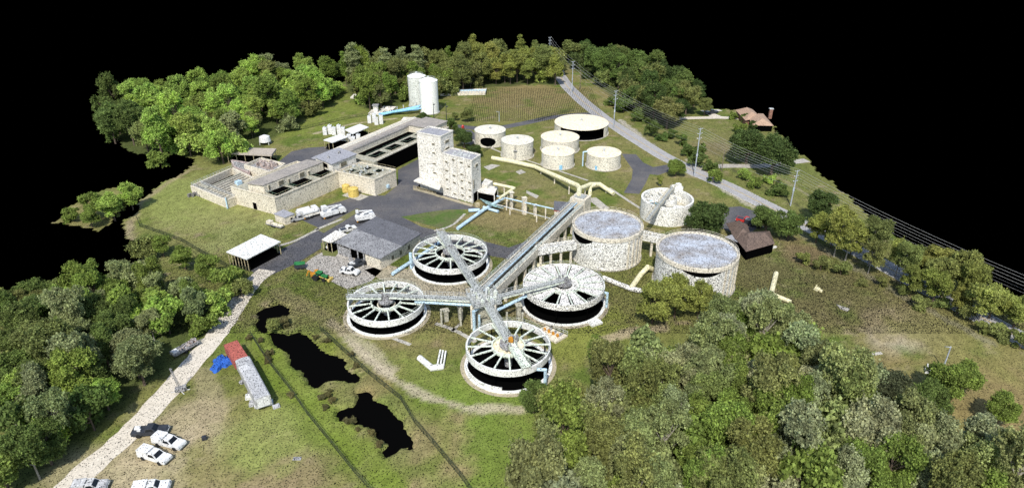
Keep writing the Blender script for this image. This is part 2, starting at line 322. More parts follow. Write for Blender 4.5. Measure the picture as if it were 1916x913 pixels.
    m,n,bs=base_mat('field_grass'); bs.inputs['Roughness'].default_value=1; bs.inputs['Specular IOR Level'].default_value=.05
    at=n.nodes.new('ShaderNodeAttribute'); at.attribute_name='tint'
    geo=n.nodes.new('ShaderNodeNewGeometry'); f=n.nodes.new('ShaderNodeTexNoise'); f.inputs['Scale'].default_value=2.2; f.inputs['Detail'].default_value=6; f.inputs['Roughness'].default_value=.75
    n.links.new(geo.outputs['Position'],f.inputs['Vector'])
    fr=n.nodes.new('ShaderNodeMapRange'); fr.inputs[1].default_value=.3; fr.inputs[2].default_value=.72; fr.inputs[3].default_value=.5; fr.inputs[4].default_value=1.6; n.links.new(f.outputs[0],fr.inputs[0])
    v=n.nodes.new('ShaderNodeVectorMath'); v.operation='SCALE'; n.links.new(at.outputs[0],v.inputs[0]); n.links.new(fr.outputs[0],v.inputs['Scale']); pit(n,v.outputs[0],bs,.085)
    me.materials.append(m); o=bpy.data.objects.new('ground',me); COL.objects.link(o); o['kind']='structure'
# forests: outlines of crown centres, in the picture's coordinates at crown height
F_LL=[(-10,560),(60,545),(130,530),(190,508),(250,497),(290,505),(335,530),(385,550),(392,575),(365,605),(300,655),(235,708),(170,762),(95,828),(20,888),(-10,905)]
F_TL=[(185,190),(225,178),(260,168),(340,156),(420,142),(500,136),(580,132),(632,145),(628,175),(588,198),(548,218),(505,243),(485,265),(440,280),(400,285),(375,268),(300,282),(235,282),(208,255),(188,215)]
F_TC=[(640,158),(700,152),(780,150),(860,138),(950,130),(1030,124),(1046,140),(1046,162),(1000,158),(950,162),(890,168),(845,180),(800,188),(755,192),(735,205),(690,208),(655,185)]
F_TR=[(1060,100),(1130,98),(1180,115),(1240,136),(1290,160),(1305,188),(1290,205),(1250,225),(1200,215),(1165,175),(1130,150),(1095,130),(1072,115)]
F_LR=[(1015,770),(1055,725),(1090,712),(1140,695),(1210,668),(1290,640),(1345,600),(1400,585),(1480,595),(1525,640),(1555,700),(1640,770),(1690,790),(1760,785),(1840,815),(1900,865),(1920,930),(995,930),(990,860)]
F_RR=[(1490,405),(1560,412),(1640,440),(1720,475),(1790,505),(1860,535),(1930,565),(1930,600),(1860,582),(1780,550),(1700,515),(1620,475),(1530,440)]
FORESTS=[F_LL,F_TL,F_TC,F_TR,F_LR]
ground()
pm=MB()
for i,p in enumerate(PONDS):
    v=np.array(p); lo=v.min(0)-2.5; hi=v.max(0)+2.5; struct('pond_water',MB().sheet([(lo[0],lo[1]),(hi[0],lo[1]),(hi[0],hi[1]),(lo[0],hi[1])],-.8-.01*i),'water')
# roads and paved yards
struct('main_road',strip([P(*q) for q in [(1040,118),(1046,140),(1062,163),(1090,190),(1130,222),(1180,255),(1240,292),(1300,322),(1365,350),(1440,388),(1520,428),(1600,467),(1655,497),(1740,543),(1860,606),(1960,660)]],7.4,.012),'road')
rl=strip([P(*q) for q in [(1040,118),(1046,140),(1062,163),(1090,190),(1130,222),(1180,255),(1240,292),(1300,322),(1365,350),(1440,388),(1520,428),(1600,467),(1655,497),(1740,543),(1860,606),(1960,660)]],7.4,.012).line
def offs(line,o): 
    r=[]
    for i,p in enumerate(line):
        d=(line[min(i+1,len(line)-1)]-line[max(i-1,0)]).normalized(); r.append((p.x-d.y*o,p.y+d.x*o))
    return r
for k,(o,mm) in enumerate(((.16,'yline'),(-.16,'yline'),(3.6,'wline'),(-3.6,'wline'))):
    m=MB(); q1=offs(rl,o-.07); q2=offs(rl,o+.07); m.add([(p[0],p[1],.018) for p in q1+q2],[(i,i+1,len(q1)+i+1,len(q1)+i) for i in range(len(q1)-1)]); struct('road_marking',m,mm)
struct('gravel_road',strip([P(*q) for q in [(500,505),(470,530),(430,590),(395,640),(350,690),(290,760),(230,825),(170,870),(110,930)]],5.4,.010,.25),'gravel')
struct('asphalt_yard',MB().sheet(poly((468,505),(535,462),(600,428),(556,408),(570,396),(640,376),(668,366),(720,366),(745,346),(745,318),(784,297),(800,345),(880,385),(905,392),(838,392),(752,406),(790,425),(860,440),(952,463),(995,448),(955,485),(925,480),(840,465),(770,445),(690,425),(640,436),(605,462),(560,490),(492,522)),.008),'asph')
struct('back_asphalt',MB().sheet(poly((508,316),(525,300),(545,284),(575,277),(615,274),(660,276),(640,300),(560,322)),.008),'asph')
struct('tank_road',strip([P(*q) for q in [(835,235),(870,238),(910,243),(945,238),(985,230),(1030,220),(1075,215),(1118,213)]],5.2,.008),'asph')
struct('tank_parking',MB().sheet(poly((862,243),(882,244),(902,262),(880,272),(868,262)),.012),'asph')
struct('tank_drive',MB().sheet(poly((1163,288),(1190,289),(1203,304),(1222,313),(1250,308),(1262,317),(1232,328),(1216,326),(1207,345),(1196,363),(1167,361),(1182,335),(1184,318)),.008),'asph')
struct('side_road',strip([P(*q) for q in [(1298,312),(1330,312),(1370,310),(1420,312),(1510,300)]],4.2,.008),'gravel2')
struct('driveway',strip([P(*q) for q in [(1262,222),(1300,221),(1350,220),(1385,222)]],4,.008),'gravel')
struct('driveway',MB().sheet(poly((1310,207),(1345,205),(1352,208),(1330,210),(1352,219),(1330,220),(1320,211)),.012),'gravel')
struct('office_parking',MB().sheet(poly((1362,388),(1385,386),(1432,402),(1418,425),(1400,440),(1370,435),(1345,425),(1352,405)),.008),'asph')
struct('gravel_pad',MB().sheet(poly((565,497),(585,482),(620,462),(668,462),(705,488),(716,505),(695,525),(650,541),(612,523),(590,515)),.012),'gravel2')
struct('beige_apron',MB().sheet(poly((682,505),(720,494),(768,505),(830,525),(905,540),(905,570),(850,565),(780,556),(710,522)),.012),'apron')
struct('grass_verge',MB().sheet(poly((600,455),(625,447),(650,452),(628,480),(604,478)),.016),mat('verge_grass',(.12,.14,.035),(.16,.16,.06),.5,.05))
struct('grass_island',MB().sheet(poly((592,430),(640,405),(668,390),(675,394),(640,416),(606,436)),.02),mat('island_grass',(.14,.15,.045),(.17,.15,.08),.5,.05))
struct('grass_triangle',MB().sheet(poly((750,406),(800,397),(838,392),(865,393),(872,400),(835,430),(800,421)),.016),mat('lawn_grass',(.07,.12,.02),(.15,.13,.07),.15,.05,sharp=.55))
for k,(ln,wd) in enumerate([([(597,428),(545,455),(520,460)],1.2),([(640,410),(590,430)],1.2),([(875,258),(925,280),(960,295)],1.0),([(985,300),(1040,318),(1100,338)],1.0),([(1140,352),(1190,385),(1215,400)],1.2),([(870,400),(845,425),(812,432)],1),([(815,605),(850,615),(890,640)],1.2),([(845,620),(862,605)],.8),([(735,632),(768,645)],1.1),([(1590,670),(1650,660)],1.0)]):
    struct('footpath',strip([P(*q) for q in ln],wd,.03),'pad')
for k,pg in enumerate([[(905,313),(920,308),(936,310),(915,319)],[(965,322),(975,318),(984,323),(972,327)],[(985,357),(1008,367),(1004,372),(985,362)],[(1098,372),(1115,370),(1140,390),(1128,395)],[(880,283),(898,283),(888,288)],[(1565,570),(1590,578),(1585,583),(1572,578)],[(870,183),(1,1)]][:6]):
    solo('concrete_pad',MB().prism(poly(*pg),0,.15),'pad',['grey concrete pad in the grass just right of the low tower block','small round-edged concrete pad in the grass under the pale yellow pipeline','thin broken concrete strip in the brown grass left of the grey roofed hut','grey gravelly concrete pad above the left big round tank','small concrete pad between the tower and the leftmost storage tank','white concrete slab lying in the right hand stippled field'][k],'pad')
# ---------------------------------------------------------------- generic builders
def railing(mb,path,h=1.05,r=.05,step=2.2,mid=True):
    for a,b in zip(path[:-1],path[1:]):
        a=Vector(a); b=Vector(b)
        for hh in ((h,h*.5) if mid else (h,)): mb.beam(a+Vector((0,0,hh)),b+Vector((0,0,hh)),r,r)
        k=max(1,int((b-a).length/step))
        for i in range(k+1):
            p=a.lerp(b,i/k); mb.beam(p,p+Vector((0,0,h)),r,r)
    return mb
def storage_tank(px,py,rad,h,label,patch=None,roof='tankroof',wall='tankw',slim=False,extra=True,group=None):
    x,y=P(px,py,h); t=thing('storage_tank',label,'tank',(x,y,0),group)
    if not slim: link('wall',MB().cyl(x,y,0,h-.05,rad,64),wall,t,True if 0 else False)
    else:
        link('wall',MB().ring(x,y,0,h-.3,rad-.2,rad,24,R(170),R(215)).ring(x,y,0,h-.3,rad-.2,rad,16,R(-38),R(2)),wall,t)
        link('black_footprint',MB().cyl(x,y,.02,.08,rad-.25,64),'dark',t); link('far_wall',MB().ring(x,y,.1,h-.4,rad-.35,rad-.21,40,R(5),R(168)),'dark',t)  # black disc over the tank footprint, where the scan has no points
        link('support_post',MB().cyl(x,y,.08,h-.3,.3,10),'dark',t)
    m=MB().cyl(x,y,h-.05,h+.12,rad+.14,64).cone(x,y,h+.12,h+.12+rad*.05,rad+.05,64); rf=link('roof',m,roof,t)
    sub('vent',MB().cyl(x,y,h+rad*.04,h+rad*.04+.9,.35,12).cyl(x,y,h+rad*.04+.9,h+rad*.04+1.1,.6,12),'rail',rf,t)
    link('footing',MB().ring(x,y,0,.25,rad-.05,rad+.45,64),'pad',t)
    if extra:
        a=R(200); m=MB()
        for s_ in (-.25,.25): 
            qx,qy=x+math.cos(a)*(rad+.2)-math.sin(a)*s_,y+math.sin(a)*(rad+.2)+math.cos(a)*s_; m.beam((qx,qy,.2),(qx,qy,h+.9),.07,.07)
        for i in range(int(h/.4)): 
            z=.4+i*.4; m.beam((x+math.cos(a)*(rad+.2)-math.sin(a)*-.25,y+math.sin(a)*(rad+.2)+math.cos(a)*-.25,z),(x+math.cos(a)*(rad+.2)-math.sin(a)*.25,y+math.sin(a)*(rad+.2)+math.cos(a)*.25,z),.04,.04)
        link('ladder',m,'rail',t)
    if patch:   # a dark opening in the curved wall: angle range, height range (oval)
        a0,a1,z0,z1=patch; m=MB(); n=28; top=[];bot=[]
        for i in range(n+1):
            u=-1+2*i/n; a=R(a0+(a1-a0)*i/n); e=math.sqrt(max(0,1-u*u)); zc=(z0+z1)/2; hh=(z1-z0)/2*e+.02
            top.append((x+math.cos(a)*(rad+.03),y+math.sin(a)*(rad+.03),zc+hh)); bot.append((x+math.cos(a)*(rad+.03),y+math.sin(a)*(rad+.03),zc-hh))
        m.add(bot+top,[(i,i+1,n+2+i,n+1+i) for i in range(n)]); link('wall_opening',m,'dark',t)
    return t,x,y
# ---- small storage tanks
t,x,y=storage_tank(917,243,6.9,6.1,'cream storage tank with a large dark oval opening in its front wall',(232,292,.6,4.6),'tankroof2')
t,x,y=storage_tank(968,262,6.8,6.9,'cream storage tank with a ladder up its front, second from the left',None,'tankroof2')
m=MB(); 
for s_ in (-.3,.3): m.beam((x-.9+s_,y-6.95,.2),(x-.9+s_,y-6.95,6.9),.1,.1)
for i in range(15): m.beam((x-1.2,y-6.95,.5+i*.43),(x-.6,y-6.95,.5+i*.43),.05,.05)
m.box(x-.9,y-7.1,4.4,1.6,.7,.15); link('front_ladder',m,'mach',t)
t,x,y=storage_tank(1048,256,8.3,5.6,'larger pale roofed storage tank standing behind the one with a blue hatch')
t,x,y=storage_tank(1044,283,6.7,5.8,'cream storage tank with a blue hatch low on its front wall')
hatch=link('hatch',MB().cyl(x+.9,y-6.75,0,2.0,.1,4).box(x+.9,y-6.7,.3,1.2,.3,1.8),'pipeb2',t)
t,x,y=storage_tank(1088,229,12.5,4.9,'widest storage tank, a flat cream roof over a black wall',slim=True,extra=False)
for dx,dy in ((-12.6,-1),(-12.2,-3.5)): pass
t,x,y=storage_tank(1130,285,7.0,5.7,'rightmost cream storage tank with a rust-streaked roof and a blue riser pipe')
link('hatch',MB().box(x-3.6,y-5.95,.3,.9,.3,1.6,R(-30)),'pipeb2',t)
link('riser_pipe',MB().tube([(x-8.6,y-1.2,.2),(x-8.6,y-1.2,6.2),(x-7.0,y-1.2,6.4)],.28),'pipeb',t)
# ---- silos
for px,py,rad,h,lab,ms in ((801,147,4.6,17.4,'tall smooth white silo with a domed cap, nearer of the pair','silo'),(779,139,4.7,16.6,'tall mottled grey green silo half hidden behind the smooth white one','silo2')):
    x,y=P(px,py,h); y0=y; t=thing('silo',lab,'silo',(x,y,0))
    link('wall',MB().cyl(x,y,0,h-.9,rad,56),ms,t); link('cap',MB().cyl(x,y,h-.9,h,rad+.08,56,rad*.55).cyl(x,y,h,h+.3,rad*.55,40,rad*.2),'silo',t)
    link('vent',MB().cyl(x,y,h+.2,h+1.1,.6,12),'rail',t); link('footing',MB().cyl(x,y,0,.3,rad+.5,48),'pad',t)
    m=MB(); railing(m,[(x+math.cos(a)*rad*.75,y+math.sin(a)*rad*.75,h-.5) for a in np.linspace(0,6.283,13)],1.0,.05,9); link('railing',m,'rail',t)
# blue pipe rack beside the silos
t=thing('pipe_rack','bundle of bright blue pipes running down the slope from the silos','pipes',P(745,210)+(0,))
for i in range(9):
    a=P3(712+random.uniform(-3,6),214+random.uniform(-1.5,1.5),.6+.2*i%1); b=P3(786+random.uniform(-4,2),201+random.uniform(-5,5),1.0+.25*i)
    link('pipe',MB().tube([a,b],.38,8),'pipeb2',t)
m=MB()
for u in np.linspace(.1,.9,6): a=L2(P3(712,215),P3(786,203),u); m.box(a[0],a[1],0,.3,5,1.6+1.6*u,R(10))
link('rack_frame',m,'rail',t)
# grated basin behind the silos
pts=poly((824,180),(908,178),(910,170),(826,171),z=0); t=thing('filter_bed','long low grated basin lying behind the white silos','basin',pts[0]+(0,))
link('basin_wall',MB().prism(pts,0,1.2),'cream',t)
m=MB()
for i in range(14):
    a=L2(pts[0],pts[1],i/13); b=L2(pts[3],pts[2],i/13); m.beam(a+(1.3,),b+(1.3,),.35,.2)
link('cross_wall',m,'rail',t); link('blue_pipe',MB().tube([L2(pts[0],pts[3],.5)+(1.5,),L2(pts[1],pts[2],.5)+(1.5,)],.4),'pipeb',t)
# ---- open round tank with walkway and head box
x,y=P(1249,370,6.9); rad=8.9; h=6.9
t=thing('round_basin','open round white basin with a walkway across it and a head box on its rim','basin',(x,y,0))
link('wall',MB().ring(x,y,0,h,rad-.7,rad,64),'whitespk',t); link('floor',MB().cyl(x,y,0,2.6,rad-.71,64),'ghost',t)
link('inner_drum',MB().ring(x+1,y+.5,h-2.5,h-.2,2.2,2.5,32),'whitespk',t)
a=P3(1212,412,7.3); b=P3(1262,348,7.3)
wk=link('walkway',MB().beam(a,b,1.5,.2),'steel',t); m=MB(); d=(Vector(b)-Vector(a)).normalized(); n_=Vector((-d.y,d.x,0))*.75
for s_ in (1,-1): railing(m,[tuple(Vector(a)+n_*s_),tuple(Vector(b)+n_*s_)],1.1,.07,2)
sub('railing',m,'raily',wk,t)
hb=P(1266,352,7); link('head_box',MB().box(hb[0],hb[1],h-1,3.4,3.0,1.9,R(20)).box(hb[0]+.5,hb[1],h+.9,1.6,1.4,.9,R(20)).box(hb[0]-1.4,hb[1]-.6,h+.9,.7,.7,.6,R(50)),'whitespk',t)
hb=P(1270,402,3); link('valve_chamber',MB().cyl(hb[0],hb[1],0,5.6,2.1,24).cyl(hb[0]-3,hb[1]+.5,0,4.6,1.5,24),'whitespk',t)
m=MB()
for k in range(5): 
    a_=R(100+k*22); m.beam((x,y,h-1.2),(x+math.cos(a_)*(rad-.7),y+math.sin(a_)*(rad-.7),h-1.2),.35,.5)
link('cross_beam',m,'whitespk',t); link('pump',MB().box(x-4.6,y+3.4,2.6,1.2,1,1.6,.4),'pipeb2',t); link('pump',MB().box(x-2.6,y+4.2,2.6,.9,.9,1.8,.1),'pipeb2',t)
# ---- two big covered tanks
def big_tank(px,py,rad,h,lab,ca):
    x,y=P(px,py,h); t=thing('covered_tank',lab,'tank',(x,y,0))
    link('wall',MB().cyl(x,y,0,h-.5,rad,80),'whitespk',t)
    link('roof',MB().cyl(x,y,h-.49,h-.12,rad-.5,80),'bigroof',t)
    link('rim',MB().ring(x,y,h-.9,h+.25,rad-.55,rad+.25,80),'cream',t)
    m=MB(); railing(m,[(x+math.cos(a)*(rad-.1),y+math.sin(a)*(rad-.1),h+.2) for a in np.linspace(0,2*math.pi,37)],1.05,.06,9); link('railing',m,'cream',t)
    # black crescent patch under the rim, where the scan lacks wall
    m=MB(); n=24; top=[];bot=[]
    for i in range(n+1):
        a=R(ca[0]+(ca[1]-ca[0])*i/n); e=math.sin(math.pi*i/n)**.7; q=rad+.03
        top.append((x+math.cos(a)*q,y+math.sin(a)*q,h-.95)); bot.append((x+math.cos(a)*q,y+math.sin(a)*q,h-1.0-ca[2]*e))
    m.add(bot+top,[(i,i+1,n+2+i,n+1+i) for i in range(n)]); link('black_crescent',m,'dark',t)
    m=MB()
    for i in range(8):
        a=R(-60+i*10); m.box(x+math.cos(a)*(rad+.1),y+math.sin(a)*(rad+.1),0,.25,.5,h-1,a)
    link('pilaster',m,'cream',t); link('footing',MB().ring(x,y,0,.2,rad,rad+.5,80),'pad',t)
    return t,x,y
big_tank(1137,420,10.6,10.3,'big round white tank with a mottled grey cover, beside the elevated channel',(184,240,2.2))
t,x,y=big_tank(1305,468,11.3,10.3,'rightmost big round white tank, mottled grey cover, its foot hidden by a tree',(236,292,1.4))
link('roof_hatch',MB().box(x-8,y+3.5,10.1,1,.8,.5),'mach',t)
# ---------------------------------------------------------------- clarifiers
def clarifier(px,py,rad,h,lab,turn,cover=False,cone=False):
    x,y=P(px,py,h); t=thing('clarifier',lab,'tank',(x,y,0))
    link('footing',MB().ring(x,y,0,.35,rad-.3,rad+.5,72),'white',t)
    link('apron',MB().ring(x,y,0,.06,rad+.5,rad+1.5,72),'apron',t)
    link('dark_water',MB().cyl(x,y,.05,.12,rad-.31,72),'water',t)
    link('rim',MB().ring(x,y,h-1.7,h,rad-.42,rad,96),'white' if not cover else 'whitespk',t)
    ir=rad*.40; link('inner_ring',MB().ring(x,y,h-.9,h,ir-.3,ir,56),'spoke',t)
    for k in range(16):
        a=turn+k*math.pi/8; b=MB().beam((x+math.cos(a)*ir,y+math.sin(a)*ir,h-.35),(x+math.cos(a)*(rad-.42),y+math.sin(a)*(rad-.42),h-.35),.36,.3); link('spoke',b,'spoke',t)
    for k in range(8):
        a=turn+(k+.5)*math.pi/4; link('support_post',MB().cyl(x+math.cos(a)*(rad-.25),y+math.sin(a)*(rad-.25),.3,h-1.6,.14,8),'dark',t)
    m=MB().cyl(x,y,.1,h+.3,.9,20).cyl(x,y,h-.2,h+.35,2.1,24)
    for k in range(12):
        a=random.uniform(0,6.28); q=random.uniform(.4,2.6); m.box(x+math.cos(a)*q,y+math.sin(a)*q,h+.2,random.uniform(.3,1),random.uniform(.3,.9),random.uniform(.3,1.5),a)
    link('drive_unit',m,'mach',t)
    link('drive_motor',MB().box(x+.6,y-.4,h+.9,.9,.8,1.3,.5),'orange' if cone else 'mach',t)
    link('centre_well',MB().ring(x,y,h-2.4,h-1.1,ir*.52,ir*.6,40),'tankw',t)
    if cone: link('centre_cover',MB().cyl(x,y,h-1.2,h-.8,ir-.3,48),'tankroof',t)
    if cover:
        m=MB(); 
        for k in range(16):
            a0=turn+k*math.pi/8+.06; a1=turn+(k+1)*math.pi/8-.06
            if k in (10,13): continue
            m.ring(x,y,h-.45,h-.35,ir+.05,rad-.5,6,a0,a1)
        link('cover_panel',m,mat('dusty_cover',(.86,.84,.79),(.62,.58,.52),.9,.12,strip=.3),t)
        m=MB().ring(x,y,h-.8,h-.5,ir*.5,ir-.3,40); link('inner_cover',m,'whitespk',t)
    m=MB(); railing(m,[(x+math.cos(a)*(rad-.2),y+math.sin(a)*(rad-.2),h) for a in np.linspace(R(-60),R(150),19)],1.0,.045,9); link('railing',m,'spoke',t)
    return t,x,y
C=[clarifier(842,470,11.2,4.9,'clarifier wheel furthest back, next to the grey roofed garage',.1),
   clarifier(722,562,10.1,4.4,'leftmost clarifier wheel with pale spokes above a black basin',.25),
   clarifier(1055,530,11.1,6.2,'dusty covered clarifier whose spokes are filled with grey white panels',.15,cover=True),
   clarifier(951,644,10.0,6.1,'frontmost clarifier wheel with a cream disc at its centre',.05,cone=True)]
t,x,y=C[3]; link('outlet_pipe',MB().tube([(x+6.6,y-8.2,5.2),(x+8.4,y-8.4,5.2),(x+8.4,y-8.4,.2)],.38),'pipeb',t)
m=MB()
for k in range(12):
    a=R(-110+k*4.2); m.beam((x+math.cos(a)*10.08,y+math.sin(a)*10.08,4.5),(x+math.cos(a)*10.08,y+math.sin(a)*10.08,6.0),.1,.1)
link('weir_bracket',m,'white',t)
m=MB().ring(x,y,.36,1.4,9.9,10.25,30,R(185),R(262)); link('low_wall',m,'white',t)
t,x,y=C[0]; link('inlet_pipe',MB().tube([(x-11.6,y-2,.3),(x-11.6,y-2,5.2)],.45),'pipeb',t)
t,x,y=C[2]; link('riser_pipe',MB().tube([(x+11.6,y-2.6,.3),(x+11.6,y-2.6,4.6),(x+10.9,y-2.4,4.7)],.35),'pipeb',t); link('step_block',MB().box(x+7.6,y-9.9,0,3.4,2.6,.5,.5),'white',t)
# ---- walkway bridges from the central tower
def bridge(a,b,wd,lab,legs=2,mm='steel',rl='rail'):
    t=thing('walkway_bridge',lab,'walkway',((a[0]+b[0])/2,(a[1]+b[1])/2,0)); d=(Vector(b)-Vector(a)); d.z=0; d.normalize(); n_=Vector((-d.y,d.x,0))*wd/2
    link('deck',MB().beam(a,b,wd,.25),mm,t); m=MB()
    for s_ in (1,-1): m.beam(tuple(Vector(a)+n_*s_-Vector((0,0,.35))),tuple(Vector(b)+n_*s_-Vector((0,0,.35))),.12,.35)
    link('girder',m,'spoke',t)
    for s_ in (1,-1):
        m=MB(); railing(m,[tuple(Vector(a)+n_*s_),tuple(Vector(b)+n_*s_)],1.15,.06,1.5); link('railing',m,rl,t)
    return t
HZ=7.6; hub=P(905,556,HZ); hx,hy=hub
def ctr(i,dx=0,dy=0,dz=1.2): return (C[i][1]+dx,C[i][2]+dy,C[i][0].children[3].location.z+dz)
hs=[4.9,4.4,6.2,6.1]
bridge((hx-1,hy+2,HZ),(C[0][1],C[0][2],hs[0]+1.3),1.8,'steel walkway from the centre tower up to the back clarifier hub')
dd=(Vector((C[0][1]-hx,C[0][2]-hy,0)).normalized()); bridge((C[0][1]+dd.x*1,C[0][2]+dd.y*1,hs[0]+1.3),(C[0][1]+dd.x*11.5,C[0][2]+dd.y*11.5,hs[0]+1.3),2.0,'short grey green walkway overhanging the back clarifier toward the garage yard')
bridge((hx-2,hy,HZ-.5),(C[1][1],C[1][2]+.5,hs[1]+1.3),1.8,'steel walkway with blue pipe running left to the leftmost clarifier')
bridge((C[1][1]-1,C[1][2]+.4,hs[1]+1.2),(C[1][1]-10.2,C[1][2]+.4,hs[1]+1.2),2.0,'short walkway on the outer left half of the leftmost clarifier')
bridge((hx+2,hy,HZ-.3),(C[2][1],C[2][2],hs[2]+1.2),1.8,'steel walkway running right to the dusty covered clarifier')
bridge((hx+.6,hy-2,HZ),(C[3][1],C[3][2],hs[3]+1.2),1.8,'steel walkway coming forward to the frontmost clarifier hub')
dd=(Vector((C[3][1]-hx,C[3][2]-hy,0)).normalized()); e3=(C[3][1]+dd.x*7,C[3][2]+dd.y*8)
bridge((C[3][1]+.6,C[3][2]-.8,hs[3]+.8),(C[3][1]+4.2,C[3][2]-9.4,hs[3]+.6),1.9,'pale green walkway on the near half of the frontmost clarifier',mm='spoke',rl='spoke')
# central splitter tower
t=thing('splitter_tower','grey concrete and steel tower where all the clarifier walkways meet','tower',(hx,hy,0))
link('deck',MB().box(hx,hy,HZ-.6,7.5,7.5,.5,R(20)),'steel',t); link('chamber',MB().cyl(hx,hy,0,HZ-.62,2.6,24),'deck',t)
for sx_,sy_ in ((-1,-1),(1,-1),(1,1),(-1,1)):
    link('leg',MB().box(hx+sx_*3,hy+sy_*3,0,.6,.6,HZ-.6),'cream',t)
m=MB(); c_=[(hx+q*math.cos(R(20))-r_*math.sin(R(20)),hy+q*math.sin(R(20))+r_*math.cos(R(20)),HZ-.1) for q,r_ in ((-3.7,-3.7),(3.7,-3.7),(3.7,3.7),(-3.7,3.7),(-3.7,-3.7))]; railing(m,c_,1.2,.09,1.2); link('railing',m,'rail',t)
for k in range(26): link('gate_gear',MB().box(hx+random.uniform(-3.2,3.2),hy+random.uniform(-3.2,3.2),HZ-.1,random.uniform(.2,1),random.uniform(.2,1),random.uniform(.3,1.7),random.random()*3),random.choice(['mach','rail','spoke']),t)
link('drop_pipe',MB().tube([(hx-2.4,hy-4.2,.2),(hx-2.4,hy-4.2,6),(hx-1,hy-3,6.4)],.4).tube([(hx-1,hy-4.6,.2),(hx-1,hy-4.6,5)],.3),'pipeb',t)
m=MB()
for k in range(8): a_=k*.785; m.beam((hx+math.cos(a_)*2,hy+math.sin(a_)*2,1),(hx+math.cos(a_+.9)*4.6,hy+math.sin(a_+.9)*4.6,5.5),.25,.25)
link('brace',m,'deck',t)
t=thing('pipe_run','pale blue pipe under the walkway from the centre tower to the dusty clarifier','pipes',(hx+8,hy,0))
link('pipe',MB().tube([(hx+3,hy-2.2,4.8),(C[2][1]-10,C[2][2]-4,4.8)],.45),'pipeb',t); link('saddle',MB().box(hx+6,hy-2.5,0,.5,.8,4.5),'deck',t); link('saddle',MB().box(hx+10,hy-2.6,0,.5,.8,4.5),'deck',t)
t=thing('pipe_run','blue pipe hung beside the walkway to the leftmost clarifier','pipes',(hx-8,hy,0))
link('pipe',MB().tube([(hx-3,hy-1.6,6.2),(C[1][1]+8,C[1][2]-1,4.6)],.35),'pipeb',t); link('saddle',MB().box(hx-6,hy-1.6,0,.5,.8,5.3),'deck',t); link('saddle',MB().box(hx-11,hy-1.5,0,.5,.8,4.8),'deck',t)
t=thing('sludge_pumps','concrete pump platform with small orange motors beside the frontmost clarifier','pumps',P(1030,620)+(0,))
pg=poly((1000,622),(1040,643),(1062,630),(1022,612)); link('platform',MB().prism(pg,0,.5),'cream',t)
for k in range(4):
    q=L2(L2(pg[0],pg[3],.5),L2(pg[1],pg[2],.5),.2+.2*k); link('pump',MB().box(q[0],q[1],.5,.55,.55,.7,.4),'orange',t)
for k in range(3):
    q=L2(L2(pg[0],pg[3],.75),L2(pg[1],pg[2],.75),.3+.25*k); link('cover_plate',MB().box(q[0],q[1],.5,1.6,.7,.2,.9),'mach',t)
m=MB(); railing(m,[pg[3]+(.5,),pg[2]+(.5,)],1.1,.07,1.2); link('railing',m,'rail',t)
# pipe columns standing in the undergrowth around the centre
for k,(px,py,h_,lab) in enumerate(((835,600,3.2,'grey concrete stub column under the left walkway, nearer the clarifier'),(862,597,4.0,'grey concrete stub column under the left walkway, nearer the tower'),(970,596,4.2,'short concrete column between the tower and the dusty clarifier'))):
    q=P(px,py); solo('concrete_column',MB().box(q[0],q[1],0,1.1,1.1,h_,.3).box(q[0],q[1],h_,1.7,1.7,.3,.3),'deck',lab,'column')
# ---------------------------------------------------------------- elevated channel
A=P3(902,548,7.4); B=P3(1080,380,7.4)
t=thing('elevated_channel','long elevated concrete channel on pillars climbing from the centre tower past the big round tanks','channel',((A[0]+B[0])/2,(A[1]+B[1])/2,0))
d=(Vector(B)-Vector(A)).normalized(); n_=Vector((-d.y,d.x,0)); wv=4.4
o1=n_*(wv/2)
Av,Bv=Vector(A),Vector(B)
link('side_wall',MB().beam(tuple(Av-o1-Vector((0,0,1.3))),tuple(Bv-o1-Vector((0,0,1.3))),.4,2.5).beam(tuple(Av+o1-Vector((0,0,1.3))),tuple(Bv+o1-Vector((0,0,1.3))),.4,2.5),'cream',t)
link('floor_slab',MB().beam(tuple(Av-Vector((0,0,2.3))),tuple(Bv-Vector((0,0,2.3))),wv-.42,.4),'deck',t)
link('grating',MB().beam(tuple(Av-Vector((0,0,.3))+n_*.9),tuple(Bv-Vector((0,0,.3))+n_*.9),1.8,.12).beam(tuple(Av-Vector((0,0,.5))-n_*1.2),tuple(Bv-Vector((0,0,.5))-n_*1.2),1.2,.1),'steel',t)
for s_ in (1,-1,.1):
    m=MB(); railing(m,[tuple(Av+o1*s_),tuple(Bv+o1*s_)],1.1,.08,1.8); link('railing',m,'rail' if s_!=-1 else 'spoke',t)
link('conduit',MB().tube([tuple(Av+n_*.1+Vector((0,0,.1))),tuple(Bv+n_*.1+Vector((0,0,.1)))],.16),'pipeb',t)
for k in range(11):
    p=Av.lerp(Bv,.06+k*.09); m=MB()
    for s_ in (1,-1): m.box(p.x+n_.x*s_*1.9,p.y+n_.y*s_*1.9,0,.8,.8,4.6,math.atan2(d.y,d.x))
    m.beam((p.x-n_.x*2.2,p.y-n_.y*2.2,4.5),(p.x+n_.x*2.2,p.y+n_.y*2.2,4.5),.7,.5)
    link('pillar',m,'cream',t)
A2=P3(1003,463,7.2); B2=P3(1076,452,7.2)
t=thing('branch_channel','short speckled white channel branching from the elevated channel to the left big tank','channel',((A2[0]+B2[0])/2,(A2[1]+B2[1])/2,0))
link('trough',MB().beam((A2[0],A2[1],6.2),(B2[0],B2[1],6.2),2.6,2.2),'whitespk',t)
for k in range(4):
    q=L2(A2,B2,.12+k*.26); link('pillar',MB().box(q[0],q[1]-.5,0,.7,.7,5.1),'cream',t)
